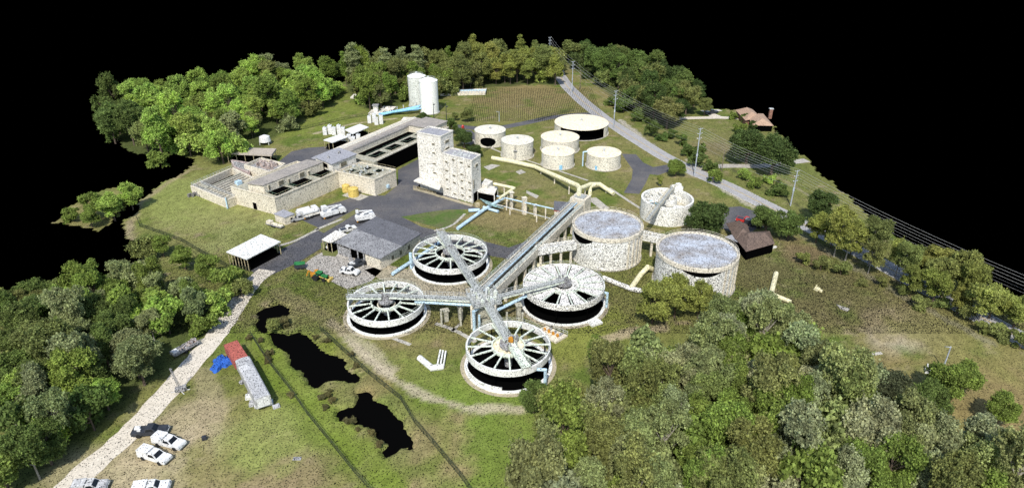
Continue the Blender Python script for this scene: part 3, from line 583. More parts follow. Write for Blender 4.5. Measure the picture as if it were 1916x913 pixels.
m=MB(); railing(m,[(A2[0],A2[1]+1.2,7.3),(B2[0],B2[1]+1.2,7.3)],1.1,.07,1.8); railing(m,[(A2[0],A2[1]-1.2,7.3),(B2[0],B2[1]-1.2,7.3)],1.1,.07,1.8); link('railing',m,'cream',t)
A2=P3(1196,432,7.4); B2=P3(1245,442,7.4)
t=thing('link_channel','raised channel linking the two big round tanks','channel',((A2[0]+B2[0])/2,(A2[1]+B2[1])/2,0))
link('trough',MB().beam((A2[0],A2[1],6.2),(B2[0],B2[1],6.2),3.2,2.0),'whitespk',t); link('pillar',MB().box((A2[0]+B2[0])/2,(A2[1]+B2[1])/2-.8,0,.7,.7,5.1),'cream',t)
m=MB(); railing(m,[(A2[0],A2[1]-1.5,7.2),(B2[0],B2[1]-1.5,7.2)],1.1,.08,1.5); railing(m,[(A2[0],A2[1]+1.5,7.2),(B2[0],B2[1]+1.5,7.2)],1.1,.08,1.5); link('railing',m,'raily',t)
# junction box, hut, and thick pale yellow line
q=P(1086,376,5); t=thing('junction_box','cream concrete junction box where the pale yellow line drops','box',(q[0],q[1],0)); link('body',MB().box(q[0],q[1],0,5.4,5.6,6.6,R(60)),'cream',t); link('cover',MB().box(q[0],q[1],6.6,3.2,3.6,.3,R(60)),'steel',t)
t=thing('machinery_hut','small hut with dark grey roof and pinkish edge at the top of the elevated channel','hut',P(1052,400)+(0,))
q=quad3(P(1048,401,3.5),P(1032,393,3.5),P(1068,393,3.5))
bp=[P(1037,376,6),P(1072,379,6),P(1070,396,6),P(1036,391,6)]
link('wall',MB().prism([L2(L2(bp[0],bp[2],.5),p,.92) for p in bp],0,5.2),'cream',t); link('roof',MB().prism(bp,5.6,6.0),'roofasph',t); link('fascia',MB().prism([L2(L2(bp[0],bp[2],.5),p,.97) for p in bp],5.2,5.6),'rust',t)
def pipeline(name,lab,path,r,m='pipey',sup=0,cat='pipe'):
    t=thing(name,lab,cat,(path[0][0],path[0][1],0)); link('pipe',MB().tube(path,r,10),m,t)
    for a,b in zip(path[:-1],path[1:]):
        if sup:
            L=(Vector(b)-Vector(a)).length; k=int(L/sup)
            for i in range(k): 
                p=Vector(a).lerp(Vector(b),(i+.5)/k)
                if p.z>1.2: link('support',MB().box(p.x,p.y,0,.4,.4,p.z-r),'cream',t)
    return t
pipeline('pipeline','thick pale yellow pipeline running down past the storage tanks to the junction box',[P3(922,296,.8),P3(960,303,.9),P3(1000,312,1.2),P3(1080,347,5.6),P3(1084,352,6.0),P3(1083,368,6.5)],.85,sup=9)
pipeline('pipeline','bent pale yellow header pipes right of the junction box',[P3(1085,353,5.2),P3(1105,345,3.4),P3(1122,345,2.2),P3(1147,362,1.0)],.8,sup=6)
pipeline('pipeline','short vertical pale yellow stub pipe below the header pipes',[P3(1104,364,.2),P3(1104,350,2.8),P3(1112,346,3)],.7)
pipeline('pipeline','pale yellow pipe loop on tall posts just right of the low tower block',[P3(925,344,5.5),P3(962,352,5.5),P3(936,370,5.5)],.5,sup=7)
pipeline('pipeline','light blue pipe laid along the grass at the foot of the tower',[P3(940,372,2.0),P3(906,392,1.2),P3(857,427,.6)],.62,'pipeb')
pipeline('pipeline','short light blue pipe elbow lying on the grass right of the main blue pipe',[P3(905,388,1),P3(918,392,.7),P3(932,396,.6)],.5,'pipeb')
pipeline('pipeline','light blue pipe end poking over the asphalt by the tower',[P3(878,394,.8),P3(896,393,.8)],.6,'pipeb')
pipeline('pipeline','thin grey blue pipe bridge from the tower to the machinery hut, upper one',[P3(930,367,4.6),P3(1040,392,4.6)],.22,'pipeb',sup=7)
pipeline('pipeline','thin grey pipe crossing the brown grass toward the channel, lower one',[P3(930,383,2.6),P3(1030,409,2.6)],.16,'rail',sup=9)
pipeline('pipeline','light blue pipe from the garage corner to the back clarifier',[P3(735,512,.7),P3(778,484,.7),P3(820,455,.7)],.55,'pipeb')
pipeline('pipeline','curved pale yellow pipe bend on the ground under the branch channel',[P3(1003,480,.8),P3(1000,488,.8),P3(1008,497,.8),P3(1030,500,.8)],.6)
pipeline('pipeline','pale yellow pipeline from the dusty clarifier toward the right big tank',[P3(1130,520,.8),P3(1180,540,.8),P3(1205,545,.8)],.7,'whitespk')
pipeline('pipeline','pale yellow pipe arch between the two big tanks',[P3(1180,540,.8),P3(1200,512,.8),P3(1212,500,2.6),P3(1222,504,.6)],.75)
pipeline('pipeline','isolated cream standpipe leaning across the dark field by the wood',[P3(1437,574,.8),P3(1452,512,.8)],.7)
pipeline('pipeline','low cream side branch of the isolated standpipe',[P3(1444,550,.7),P3(1478,564,.7)],.6)
pipeline('pipeline','cream pipe section lying on the lawn inside the clarifier ring path',[P3(786,670,.6),P3(808,688,.6),P3(826,686,.6)],.75,'white')
for k in range(3): pipeline('pipe_stick',['pale pipe length standing at the left of a bundle of three on the lawn','middle pale pipe length of the bundle of three on the lawn','pale pipe length at the right of a bundle of three on the lawn'][k],[P3(817+k*6,689,.4),P3(824+k*5,655+k,1.2)],.22,'white')
for k,(px,py,h_) in enumerate(((957,396,6.5),(981,404,6),(1001,408,4))):
    q=P(px,py-4); solo('concrete_post',MB().box(q[0],q[1],0,.9+.5*(k==1),.9+.5*(k==1),h_,.4).box(q[0],q[1],h_,1.6,1.6,.25,.4),'cream','%s cream post holding the thin pipe bridge over the brown grass'%['leftmost','middle, thickest','rightmost and shortest'][k],'post')
# ---------------------------------------------------------------- buildings
def wallstrip(mb,a,b,z0,z1,th=.3):
    return mb.beam((a[0],a[1],(z0+z1)/2),(b[0],b[1],(z0+z1)/2),th,z1-z0)
def parapet(mb,pts,z,h=.9,th=.35):
    for i in range(len(pts)):
        a,b=pts[i],pts[(i+1)%len(pts)]; wallstrip(mb,a,b,z,z+h,th)
    return mb
def pool(root,pts,z,rim='deck'):
    c=(sum(p[0] for p in pts)/4,sum(p[1] for p in pts)/4); inn=[L2(c,p,.985) for p in pts]
    w_=link('pool',parapet(MB(),pts,z,.2,.3),rim,root); sub('water',MB().sheet(inn,z+.04),'water',w_,root)
    m=MB(); railing(m,[p+(z+.2,) for p in pts+[pts[0]]],.9,.05,2.2,False); sub('railing',m,'railg',w_,root)
def window(root,a,b,z0,z1,dep=.12,m_='win',off=0):
    """an opening along wall line a-b, standing 3 cm proud in a frame"""
    a=Vector(a); b=Vector(b); d=(b-a).normalized(); n_=Vector((d.y,-d.x))*.06
    f=link('window',MB().beam((a.x+n_.x,a.y+n_.y,(z0+z1)/2),(b.x+n_.x,b.y+n_.y,(z0+z1)/2),.16,z1-z0),'cream',root)
    a2=a.lerp(b,.1)+n_*2.1; b2=a.lerp(b,.9)+n_*2.1
    sub('pane',MB().beam((a2.x,a2.y,(z0+z1)/2),(b2.x,b2.y,(z0+z1)/2),.1,(z1-z0)*.82),m_,f,root); return f
# filter building, left wing --------------------------------------------------
H1=6.3
F=P(519,403); Lc=P(438,381); Rr=P(636,351)
bk=(Lc[0]+(Rr[0]-F[0])*1.02,Lc[1]+(Rr[1]-F[1])*1.02)
W=[F,Rr,bk,Lc]
t=thing('filter_building','long cream filter building with raised roof gallery, black pools on its deck','building',F+(0,))
link('wall',MB().prism(W,0,H1),'cream',t); link('deck',MB().sheet([L2(L2(W[0],W[2],.5),p,.97) for p in W],H1+.01),'deck',t)
link('parapet',parapet(MB(),W,H1,.5,.4),'cream',t)
m=MB(); railing(m,[p+(H1+.5,) for p in [W[3],W[0],W[1]]],.9,.05,2.4,False); link('railing',m,'raily',t)
g=[P(a,b,9.4) for a,b in ((493,347),(463,343),(573,300),(604,304))]
link('gallery',MB().prism(g,H1+.02,9.3),'cream',t); link('gallery_roof',MB().prism([L2(L2(g[0],g[2],.5),p,1.03) for p in g],9.31,9.55),'rooft',t)
for u in (.04,.2,.36,.55,.7): 
    a=L2(g[0],g[3],u+.02); b=L2(g[0],g[3],u+(.1 if u in(.2,.55) else .03)+.02); window(t,a,b,H1+.6 if u in(.2,.55,.04) else H1+.1,8.9 if u in(.2,.55,.04) else 8.3)
for pc in ([(490,359),(521,369),(551,353),(520,346)],[(530,345),(560,353),(588,338),(560,330)],[(572,327),(601,334),(625,320),(598,314)]):
    pool(t,[P(a,b,H1) for a,b in pc],H1+.02)
dr=link('doorway',MB().beam(L2(F,Lc,.43)+(1.5,),L2(F,Lc,.54)+(1.5,),.2,3.0),'cream',t); sub('door',MB().beam(L2(F,Lc,.445)+(1.4,),L2(F,Lc,.525)+(1.4,),.4,2.5),'dark',dr,t)
q=P(460,338,7); link('roof_unit',MB().box(q[0]-2,q[1]-2,H1,2,1.6,1.4,R(57)),'pipeb',t)
# filter building, right block
D=P(703,367); E_=P(743,348); ba=(Rr[0]+(E_[0]-D[0])*1.0,Rr[1]+(E_[1]-D[1])*1.0); W=[D,E_,ba,Rr]
t=thing('filter_block','square cream filter block with four small pools on its deck, behind the yellow tanks','building',D+(0,))
off_=.02
link('wall',MB().prism(W,0,H1-.02),'cream',t); link('deck',MB().sheet([L2(L2(W[0],W[2],.5),p,.97) for p in W],H1),'deck',t)
link('parapet',parapet(MB(),W,H1-.01,.5,.38),'cream',t)
m=MB(); railing(m,[p+(H1+.5,) for p in [W[3],W[0],W[1],W[2]]],.9,.05,2.4,False); link('railing',m,'raily',t)
for u0,v0 in ((.12,.14),(.36,.14),(.6,.14),(.3,.55),(.62,.55)):
    def q_(u,v): a=L2(W[3],W[0],u); b=L2(W[2],W[1],u); return L2(a,b,v)
    pool(t,[q_(u0,v0),q_(u0+.18,v0),q_(u0+.18,v0+.3),q_(u0,v0+.3)],H1+.02)
for k in range(16): 
    p=q_(random.uniform(.05,.95),random.uniform(.05,.95)); link('valve_stand',MB().box(p[0],p[1],H1,random.uniform(.3,.8),random.uniform(.3,.8),random.uniform(.4,1.4),random.random()),'rail',t)
link('wall_box',MB().box(*L2(D,E_,.55),1.2,1.0,1.4,1.2,R(57)),'pipeb',t)
# central roof house
q=[P(a,b,10) for a,b in ((587,293),(634,276),(668,288),(621,307))]
t=thing('control_house','grey flat roofed house raised between the two filter wings','building',q[0]+(0,))
link('wall',MB().prism([L2(L2(q[0],q[2],.5),p,.93) for p in q],0,9.6),'cream2',t); rf=link('roof',MB().prism(q,9.61,10),'roofg',t)
c_=L2(q[0],q[2],.5); sub('vent',MB().box(c_[0]+1,c_[1]+2,10,.8,.8,1.0),'mach',rf,t); sub('vent',MB().box(c_[0]-2,c_[1]-3,10,.7,.7,.8),'mach',rf,t)
qi=[L2(c_,p,.93) for p in q]; window(t,L2(qi[0],qi[3],.35),L2(qi[0],qi[3],.75),7.0,9.0,m_='dark'); window(t,L2(qi[3],qi[2],.3),L2(qi[3],qi[2],.6),7.0,9.0)
# long basin hall ---------------------------------------------------------------
HB=6.8
fr=P(707,300,HB); fe=P(784,264,HB); k_=P(592,310,HB)
a0=P(575,293,8.2); a1=P(768,219,8.2); b0=P(652,291,HB); 
edge=Vector((fe[0]-fr[0],fe[1]-fr[1])); ed=edge.normalized(); nn=Vector((-ed.y,ed.x))   # nn points to the far left side
def U(u,v): p=Vector(fr)+ed*u+nn*v; return (p.x,p.y)
Lh=edge.length+22; Wd=(Vector(a1)-Vector(fr)).dot(nn)
t=thing('basin_hall','long filter hall running to the back, row of black pools, black side wall','building',U(0,0)+(0,))
link('floor_slab',MB().prism([U(-2,.35),U(Lh,.35),U(Lh,Wd),U(-2,Wd)],0,HB-.3),'deck',t)
link('side_wall',MB().prism([U(0,0),U(Lh,0),U(Lh,.34),U(0,.34)],0,HB-.3),'dark',t)  # wall missing from the scan, coloured black like a shaded wall
link('edge_beam',MB().prism([U(0,-.1),U(Lh,-.1),U(Lh,.5),U(0,.5)],HB-.29,HB+.2),'cream',t)
m=MB(); railing(m,[U(0,.2)+(HB+.2,),U(Lh,.2)+(HB+.2,)],1.0,.06,2.4,False); link('railing',m,'raily',t)
v0=Wd*.42
for k in range(5):
    u0=1.5+k*10.2; pool(t,[U(u0,2.6),U(u0+7.8,2.6),U(u0+7.8,v0-1.9),U(u0,v0-1.9)],HB-.28)
link('channel_water',MB().sheet([U(2,v0-.6),U(Lh*.72,v0-.6),U(Lh*.72,v0+3.2),U(2,v0+3.2)],HB-.26),'water',t)
link('gallery_wall',MB().prism([U(-2,v0+3.5),U(Lh-1,v0+3.5),U(Lh-1,Wd-.2),U(-2,Wd-.2)],HB-.28,HB+1.6),'cream',t)
w1=v0+3.4; link('gallery_roof',MB().prism([U(-2.2,w1),U(Lh-.8,w1),U(Lh-.8,w1+(Wd-w1)*.5),U(-2.2,w1+(Wd-w1)*.5)],HB+1.62,HB+1.95),'rooft',t)
link('gallery_roof',MB().prism([U(-14,w1+(Wd-w1)*.52),U(Lh-12,w1+(Wd-w1)*.52),U(Lh-12,Wd),U(-14,Wd)],HB+1.2,HB+1.5),'roofg',t)
m=MB(); railing(m,[U(-2,w1+(Wd-w1)*.51)+(HB+1.95,),U(Lh-2,w1+(Wd-w1)*.51)+(HB+1.95,)],.8,.12,2.4); link('parapet_rail',m,'white',t)
m=MB(); railing(m,[U(0,w1)+(HB+1.9,),U(Lh-2,w1)+(HB+1.9,)],1,.1,1.2); link('cable_rack',m,'mach',t)
link('end_house',MB().prism([U(Lh-13,.6),U(Lh-.5,.6),U(Lh-.5,w1-.2),U(Lh-13,w1-.2)],HB-.28,HB+2.6),'cream',t)
link('end_roof',MB().prism([U(Lh-13.4,.2),U(Lh-.1,.2),U(Lh-.1,w1-.1),U(Lh-13.4,w1-.1)],HB+2.61,HB+2.9),'rooft',t)
# low basins at the far left -----------------------------------------------------
c3=[P(358,347,3.2),P(424,374,3.2),P(497,343,3.2),P(434,314,3.2)]
t=thing('settling_basin','low cream settling basin with black channels at the left end of the filter building','basin',c3[0]+(0,))
link('basin_wall',parapet(MB(),c3,0,3.2,.8),'cream',t); link('basin_floor',MB().sheet([L2(L2(c3[0],c3[2],.5),p,.96) for p in c3],.5),'water',t)
m=MB()
for k in range(7):
    a=L2(c3[0],c3[1],.36+k*.085); b=L2(c3[3],c3[2],.36+k*.085); m.beam(a+(2.6,),b+(2.6,),.35,1.0)
link('launder',m,'cream',t)
a=L2(c3[0],c3[1],.30); b=L2(c3[3],c3[2],.30); link('cross_wall',MB().beam(a+(2.0,),b+(2.0,),.6,2.2).beam(L2(c3[0],c3[3],.18)+(2.3,),L2(c3[1],c3[2],.18)+(2.3,),1.6,.3),'deck',t)
m=MB(); railing(m,[p+(3.2,) for p in [c3[3],c3[0],c3[1],c3[2]]],1.05,.07,1.5); railing(m,[L2(c3[0],c3[3],.2)+(2.5,),L2(c3[1],c3[2],.2)+(2.5,)],1.3,.08,1); link('railing',m,'rail',t)
link('blue_post',MB().beam((c3[1][0],c3[1][1]-.6,0),(c3[1][0],c3[1][1]-.6,4.2),.4,.4),'pipeb',t)
m=MB(); q=P(352,366)
for k in range(22): m.box(q[0]+random.uniform(0,5)+1,q[1]+random.uniform(-1.5,1.5),0,random.uniform(.4,1.2),random.uniform(.4,1),random.uniform(.4,1.8),random.random()*3)
solo('scrap_pile',m,mat('scrap',(.1,.085,.07),(.4,.4,.4),2,.2),'dark pile of scrap and brush at the outer corner of the settling basin','scrap')
c4=[P(457,308,4.6),P(508,322,4.6),P(533,306,4.6),P(488,295,4.6)]
t=thing('sludge_box','open walled box heaped with pale rubble beside the slab roofed shelter','box',c4[0]+(0,))
link('wall',parapet(MB(),c4,0,4.6,.5),'cream',t); link('fill',MB().sheet([L2(L2(c4[0],c4[2],.5),p,.95) for p in c4],3.4),'mach',t)
m=MB()
for k in range(40):
    p=L2(L2(c4[0],c4[1],random.uniform(.1,.9)),L2(c4[3],c4[2],random.uniform(.1,.9)),random.uniform(.3,.9)); m.box(p[0],p[1],3.4,random.uniform(.4,1.4),random.uniform(.4,1.2),random.uniform(.2,1.8),random.random()*3)
link('rubble',m,mat('rubble',(.62,.55,.5),(.3,.2,.16),1.5,.15),t)
c5=[P(433,300,2.6),P(440,313,2.6),P(466,323,2.6),P(470,306,2.6)]
t=thing('pump_skid','pinkish open concrete tank with pipework left of the rubble box','tank',c5[0]+(0,)); link('wall',parapet(MB(),c5,0,2.8,.5),mat('pink_concrete',(.55,.42,.4),(.4,.36,.33),1,.15),t)
m=MB()
for k in range(4): m.tube([L2(c5[0],c5[1],.2+k*.2)+(2.6,),L2(c5[3],c5[2],.2+k*.2)+(2.6,)],.3)
link('pipework',m,'mach',t)
def shelter(corners,z,lab,roofm,post=6,name='open_shelter',th=.3,dark=True,cat='shelter',wall=None):
    q=[P(a,b,z) for a,b in corners]; t=thing(name,lab,cat,q[0]+(0,))
    link('roof',MB().prism(q,z-th,z),roofm,t); c=L2(q[0],q[2],.5); qi=[L2(c,p,.94) for p in q]
    for e in ((0,1),(2,3)):
        for k in range(post):
            p=L2(qi[e[0]],qi[e[1]],k/(post-1)); link('post',MB().box(p[0],p[1],0,.2,.2,z-th),'raily',t)
    if dark: link('dark_floor',MB().sheet([L2(c,p,.97) for p in q],.035),'dark',t); link('dark_infill',MB().prism([L2(c,p,.8) for p in q],.04,z*.45),'dark',t)  # black sheet and block paint the open interior dark
    return t,q
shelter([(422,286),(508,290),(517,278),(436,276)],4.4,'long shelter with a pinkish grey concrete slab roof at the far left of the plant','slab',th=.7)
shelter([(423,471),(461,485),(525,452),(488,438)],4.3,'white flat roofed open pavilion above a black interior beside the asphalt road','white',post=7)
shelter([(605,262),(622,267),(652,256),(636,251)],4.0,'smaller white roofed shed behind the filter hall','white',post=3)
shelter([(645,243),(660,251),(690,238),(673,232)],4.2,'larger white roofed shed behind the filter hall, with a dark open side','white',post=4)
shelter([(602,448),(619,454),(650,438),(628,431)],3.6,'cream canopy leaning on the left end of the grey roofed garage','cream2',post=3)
# garage ------------------------------------------------------------------------------
t=thing('garage','big grey roofed garage with dark open bays facing the gravel pad','building',P(712,501)+(0,))
zr=4.2; rr=[P(627,453,zr),P(711,484,zr),P(752,460,5.0),P(665,428,5.0),P(703,405,zr),P(789,436,zr)]
m=MB().add([rr[0]+(zr,),rr[1]+(zr,),rr[2]+(5.0,),rr[3]+(5.0,),rr[0]+(zr-.3,),rr[1]+(zr-.3,),rr[2]+(4.7,),rr[3]+(4.7,)],[(0,1,2,3),(7,6,5,4),(0,4,5,1),(1,5,6,2),(3,7,4,0)]); link('near_roof',m,'roofgar',t)
m=MB().add([rr[3]+(5.0,),rr[2]+(5.0,),rr[5]+(zr,),rr[4]+(zr,),rr[3]+(4.7,),rr[2]+(4.7,),rr[5]+(zr-.3,),rr[4]+(zr-.3,)],[(0,1,2,3),(7,6,5,4),(1,5,6,2),(2,6,7,3),(3,7,4,0)]); link('far_roof',m,'roofasph',t)
c=L2(rr[1],rr[4],.5); wl=[L2(c,p,.95) for p in (rr[0],rr[1],rr[5],rr[4])]
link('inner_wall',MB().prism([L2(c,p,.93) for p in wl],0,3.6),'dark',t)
link('wall',wallstrip(MB(),L2(wl[0],wl[1],.66),wl[1],0,3.8,.3),'cream',t); link('wall',wallstrip(MB(),wl[1],wl[2],0,3.85,.3),'cream',t); link('wall',wallstrip(MB(),wl[2],wl[3],0,3.75,.3),'cream',t)
for u in (.0,.12,.3,.48,.62): 
    p=L2(wl[0],wl[1],u); link('post',MB().box(p[0],p[1],0,.35,.35,4.2),'mach',t)
link('louvre_screen',wallstrip(MB(),L2(wl[0],wl[1],.02),L2(wl[0],wl[1],.3),0,3.0,.15),'mach',t)
for u in (.25,.45,.66): window(t,L2(wl[1],wl[2],u),L2(wl[1],wl[2],u+.07),.8,2.6)
m=MB()
for k in range(16): 
    p=L2(L2(wl[0],wl[1],random.uniform(.3,.6)),wl[3],-.06); m.box(p[0],p[1],0,random.uniform(.4,1.2),.7,random.uniform(.5,1.6),random.random())
link('bay_clutter',m,'mach',t)
# small buildings
q=[P(512,400,3),P(532,407,3),P(552,400,3),P(530,392,3)]
t=thing('shed','small cream shed with a grey roof at the foot of the filter building','shed',q[0]+(0,)); c=L2(q[0],q[2],.5); link('wall',MB().prism([L2(c,p,.93) for p in q],0,2.8),'cream',t); link('roof',MB().prism(q,2.81,3.05),'roofg',t); window(t,L2(L2(c,q[1],.93),L2(c,q[2],.93),.5),L2(L2(c,q[1],.93),L2(c,q[2],.93),.75),.2,2.2,m_='dark')
# tower ----------------------------------------------------------------------------------
def block(root,f,l,r,z0,z1,wm='cream2'):
    q=quad3(f,l,r); link('wall',MB().prism(q,z0,z1),wm,root); link('roof',MB().sheet([L2(L2(q[0],q[2],.5),p,.96) for p in q],z1+.02),'roofg',root); link('parapet',parapet(MB(),q,z1+.001,.45,.35),wm,root); return q
tf=(-25.8,233.1); tl=(-35.0,238.1); tr_=(-21.8,239.8)
t=thing('chemical_tower','tall blocky cream tower of two heights with slit windows, the highest building of the plant','building',tf+(0,))
q=block(t,tf,tl,tr_,0,22)
lf=P(882.5,301.7,16.2); ll=(-25.2,231.6); lr_=P(899,291,16.2)
q2=block(t,lf,ll,lr_,0,16.2)
for k in range(18):
    p=L2(L2(q2[0],q2[3],random.uniform(.1,.95)),L2(q2[1],q2[2],random.uniform(.1,.95)),random.uniform(.1,.9)); link('roof_unit',MB().box(p[0],p[1],16.2,random.uniform(.3,1.4),random.uniform(.3,1),random.uniform(.2,.9),random.random()),'rail',t)
for u in (.0,.21,.49,.75,.985):   # pilasters of the low block's long face
    p=L2(ll,lf,u+.005); q_n=Vector((lf[1]-ll[1],-(lf[0]-ll[0]))).normalized()
    link('pilaster',MB().box(p[0]+q_n.x*.12,p[1]+q_n.y*.12,0,.5,.55,16.3,math.atan2(lf[1]-ll[1],lf[0]-ll[0])),'cream2',t)
for u,zz in ((.08,(13.2,9.8,6.3,2.6)),(.33,(14.6,8.6,5.9,1.4)),(.6,(14.4,9.9,7.4,4.6,1.8)),(.86,(13.6,7.5,4.6,2.0))):
    for z in zz: window(t,L2(ll,lf,u),L2(ll,lf,u+.10),z,z+.65)
for z in (18.6,15.2,11.0,7.4): window(t,L2(tl,tf,.62),L2(tl,tf,.76),z,z+.6)
for z in (18.8,16.0): window(t,L2(tf,tr_,.3),L2(tf,tr_,.65),z,z+1.1)
window(t,L2(lf,lr_,.35),L2(lf,lr_,.65),13,14.1); window(t,L2(lf,lr_,.08),L2(lf,lr_,.2),5.2,9)
link('side_door',MB().beam(L2(lf,lr_,.12)+(1.8,),L2(lf,lr_,.5)+(1.8,),.35,3.4),'dark',t)
pf=[P(774,338,4.2),P(822,355,4.2),P(826,346,4.2),P(790,328,4.2)]
link('dock_canopy',MB().prism(pf,3.8,4.2),'cream2',t); link('dock_pit',MB().sheet([P(778,353),P(812,362),P(815,346),P(790,340)],.04),'dark',t)
m=MB()
pa,pb=P(774,355),P(816,366); wallstrip(m,pa,pb,0,.7,.5); wallstrip(m,pb,P(884,386),0,.35,1.2); link('dock_kerb',m,'apron',t)
m=MB(); railing(m,[pa+(.7,),pb+(.7,)],.9,.1,1.5); link('dock_rail',m,'raily',t)
sb=[P(880,352,4),P(905,358,4),P(918,344,4),P(899,336,4)]
t=thing('annex','low flat annex with pipes at the right foot of the tower','annex',P(905,360)+(0,))
b_=[P(893,358,3.4),P(925,364,3.4),P(931,350,3.4),P(903,344,3.4)]
link('canopy',MB().prism(b_,3.0,3.4),'cream2',t)
for p in b_: link('post',MB().box(p[0],p[1],0,.35,.35,3.0),'cream2',t)
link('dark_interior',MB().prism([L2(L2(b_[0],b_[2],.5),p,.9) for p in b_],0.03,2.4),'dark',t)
b_=[P(900,344,4.6),P(912,348,4.6),P(922,339,4.6),P(908,334,4.6)]
link('wall',MB().prism(b_,0,4.6),'cream2',t)
m=MB()
for k in range(9): m.tube([P3(898+k*2,372+k*1.5,1.2+.2*k),P3(926+k*2,382+k,1.2+.1*k)],.16)
link('pipework',m,mat('teal_pipe',(.3,.48,.47),(.12,.14,.14),1.5,.25),t)
q=P(893,386); link('valve_box',MB().box(q[0],q[1]-.4,0,1.6,1.2,1.4,.3),'raily',t)
# houses at the right ---------------------------------------------------------------------
t=thing('office_building','low office with a dark brown hipped roof behind the rightmost big tank','building',P(1395,477)+(0,))
zo=3.2; r1=[P(1396,471,zo),P(1450,456,zo),P(1440,432,zo),P(1368,436,zo)]
link('roof',MB().hip(r1,zo,5.6,.8),'brown',t); r2=[P(1376,448,zo),P(1407,446,zo),P(1398,420,zo),P(1358,418,zo)]; link('roof',MB().hip(r2,zo+.02,5.7,.8),'brown',t)
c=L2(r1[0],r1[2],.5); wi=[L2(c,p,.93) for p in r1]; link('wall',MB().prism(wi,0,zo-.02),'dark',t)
link('verandah_base',wallstrip(MB(),P(1397,478),P(1452,463),0,.5,.6),'white',t)
link('flat_roof',MB().prism([P(1357,443,3.0),P(1380,452,3.0),P(1393,446,3.0),P(1374,437,3.0)],2.7,3.0),'roofg',t)
t=thing('house','low house with tan shingle roof and brick chimney at the right','house',P(1410,238)+(0,))
zo=3.0; r1=[P(1376,205,zo),P(1398,222,zo),P(1446,236,zo),P(1428,207,zo)]; r1=[P(1378,207,zo),P(1404,234,zo),P(1448,235,zo),P(1424,213,zo)]
ra=[P(1376,206,zo),P(1395,226,zo),P(1424,220,zo),P(1408,205,zo)]; rb=[P(1402,222,zo),P(1408,235,zo),P(1448,236,zo),P(1428,213,zo)]
for r_ in (ra,rb):
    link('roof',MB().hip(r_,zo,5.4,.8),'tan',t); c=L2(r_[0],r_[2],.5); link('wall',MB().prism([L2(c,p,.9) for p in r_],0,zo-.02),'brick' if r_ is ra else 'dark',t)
q=P(1440,222,0); ch=link('chimney',MB().box(q[0],q[1],0,1.5,1.2,4.8),'brick',t); sub('chimney_cap',MB().box(q[0],q[1],4.8,1.9,1.5,.4),'rail',ch,t)
# yellow chemical tanks
for k,(px,py,rad,h) in enumerate(((648,354,1.4,2.7),(662,362,1.9,3.2))):
    q=P(px,py+5); t=thing('chemical_tank',['smaller yellow plastic tank tucked in the corner of the filter block','larger yellow plastic tank with ribbed wall beside the smaller one'][k],'tank',q+(0,),)
    link('body',MB().cyl(q[0],q[1],.1,h,rad,28).cyl(q[0],q[1],h,h+.35,rad,28,rad*.5),'yellow',t); m=MB()
    for z in (.7,1.4,2.1): m.ring(q[0],q[1],z,z+.15,rad,rad+.05,28)
    link('band',m,'yellow',t)
q=P(664,372); struct('bund_slab',MB().prism(poly((640,366),(672,376),(690,368),(658,358)),.0,.14),'pad')
# grey switchgear
for k,(px,py,n_b,lab) in enumerate(((630,252,5,'cluster of pale grey electrical cabinets left of the white roofed sheds'),(700,230,2,'pale grey transformer by the blue pole, left one'),(713,233,2,'pale grey transformer by the blue pole, right one'),(662,270,4,'row of white cabinets along the hall behind the larger shed'))):
    q=P(px,py); t=thing('transformer' if k in(1,2) else 'switchgear',lab,'electrical box',q+(0,)); s_=2.0
    for j in range(n_b): link('cabinet',MB().box(q[0]+(j-n_b/2)*s_*1.05,q[1]+(j%2)*1.2,0,s_*.9,2.0,3.4+.7*(j%2),.1),'vwhite',t)
    for j in range(n_b): link('bushing',MB().cyl(q[0]+(j-n_b/2)*s_*1.05,q[1]+(j%2)*1.2,3.4+.7*(j%2),4.0+.7*(j%2),.3,10),'rail',t)
for px,py,lab,h in ((704,212,'cream concrete pump house on a round base by the end of the blue pipes',4.0),(726,205,'low cream concrete pad block near the blue pipes',1.0),(670,182,'small white concrete structure alone on the far lawn',1.2),(765,226,'cream concrete block near the end of the long hall',1.0)):
    q=P(px,py); t=thing('pump_house',lab,'structure',q+(0,)); link('base',MB().prism([(q[0]-3.6,q[1]-3),(q[0]+3,q[1]-4),(q[0]+4,q[1]+2.6),(q[0]-3,q[1]+3.4)],0,.8),'cream2',t)
    link('body',MB().box(q[0],q[1],.8,2.2,2.2,h-.8 if h>1.5 else .5),'cream2' ,t)
    if h>3: link('cap',MB().box(q[0],q[1],h,3.2,3,.4),'mach',t)
q=P(497,270); t=thing('bulk_bin','white round topped bin on legs behind the slab roofed shelter','bin',q+(0,)); link('body',MB().cyl(q[0],q[1],1.4,3.6,2.6,20,2.2).cyl(q[0],q[1],3.6,4.2,2.2,20,.8),'vwhite',t)
for dx,dy in ((-2,-1.4),(2,-1.4),(2,1.4),(-2,1.4)): link('leg',MB().box(q[0]+dx,q[1]+dy,0,.3,.3,1.6),'rail',t)
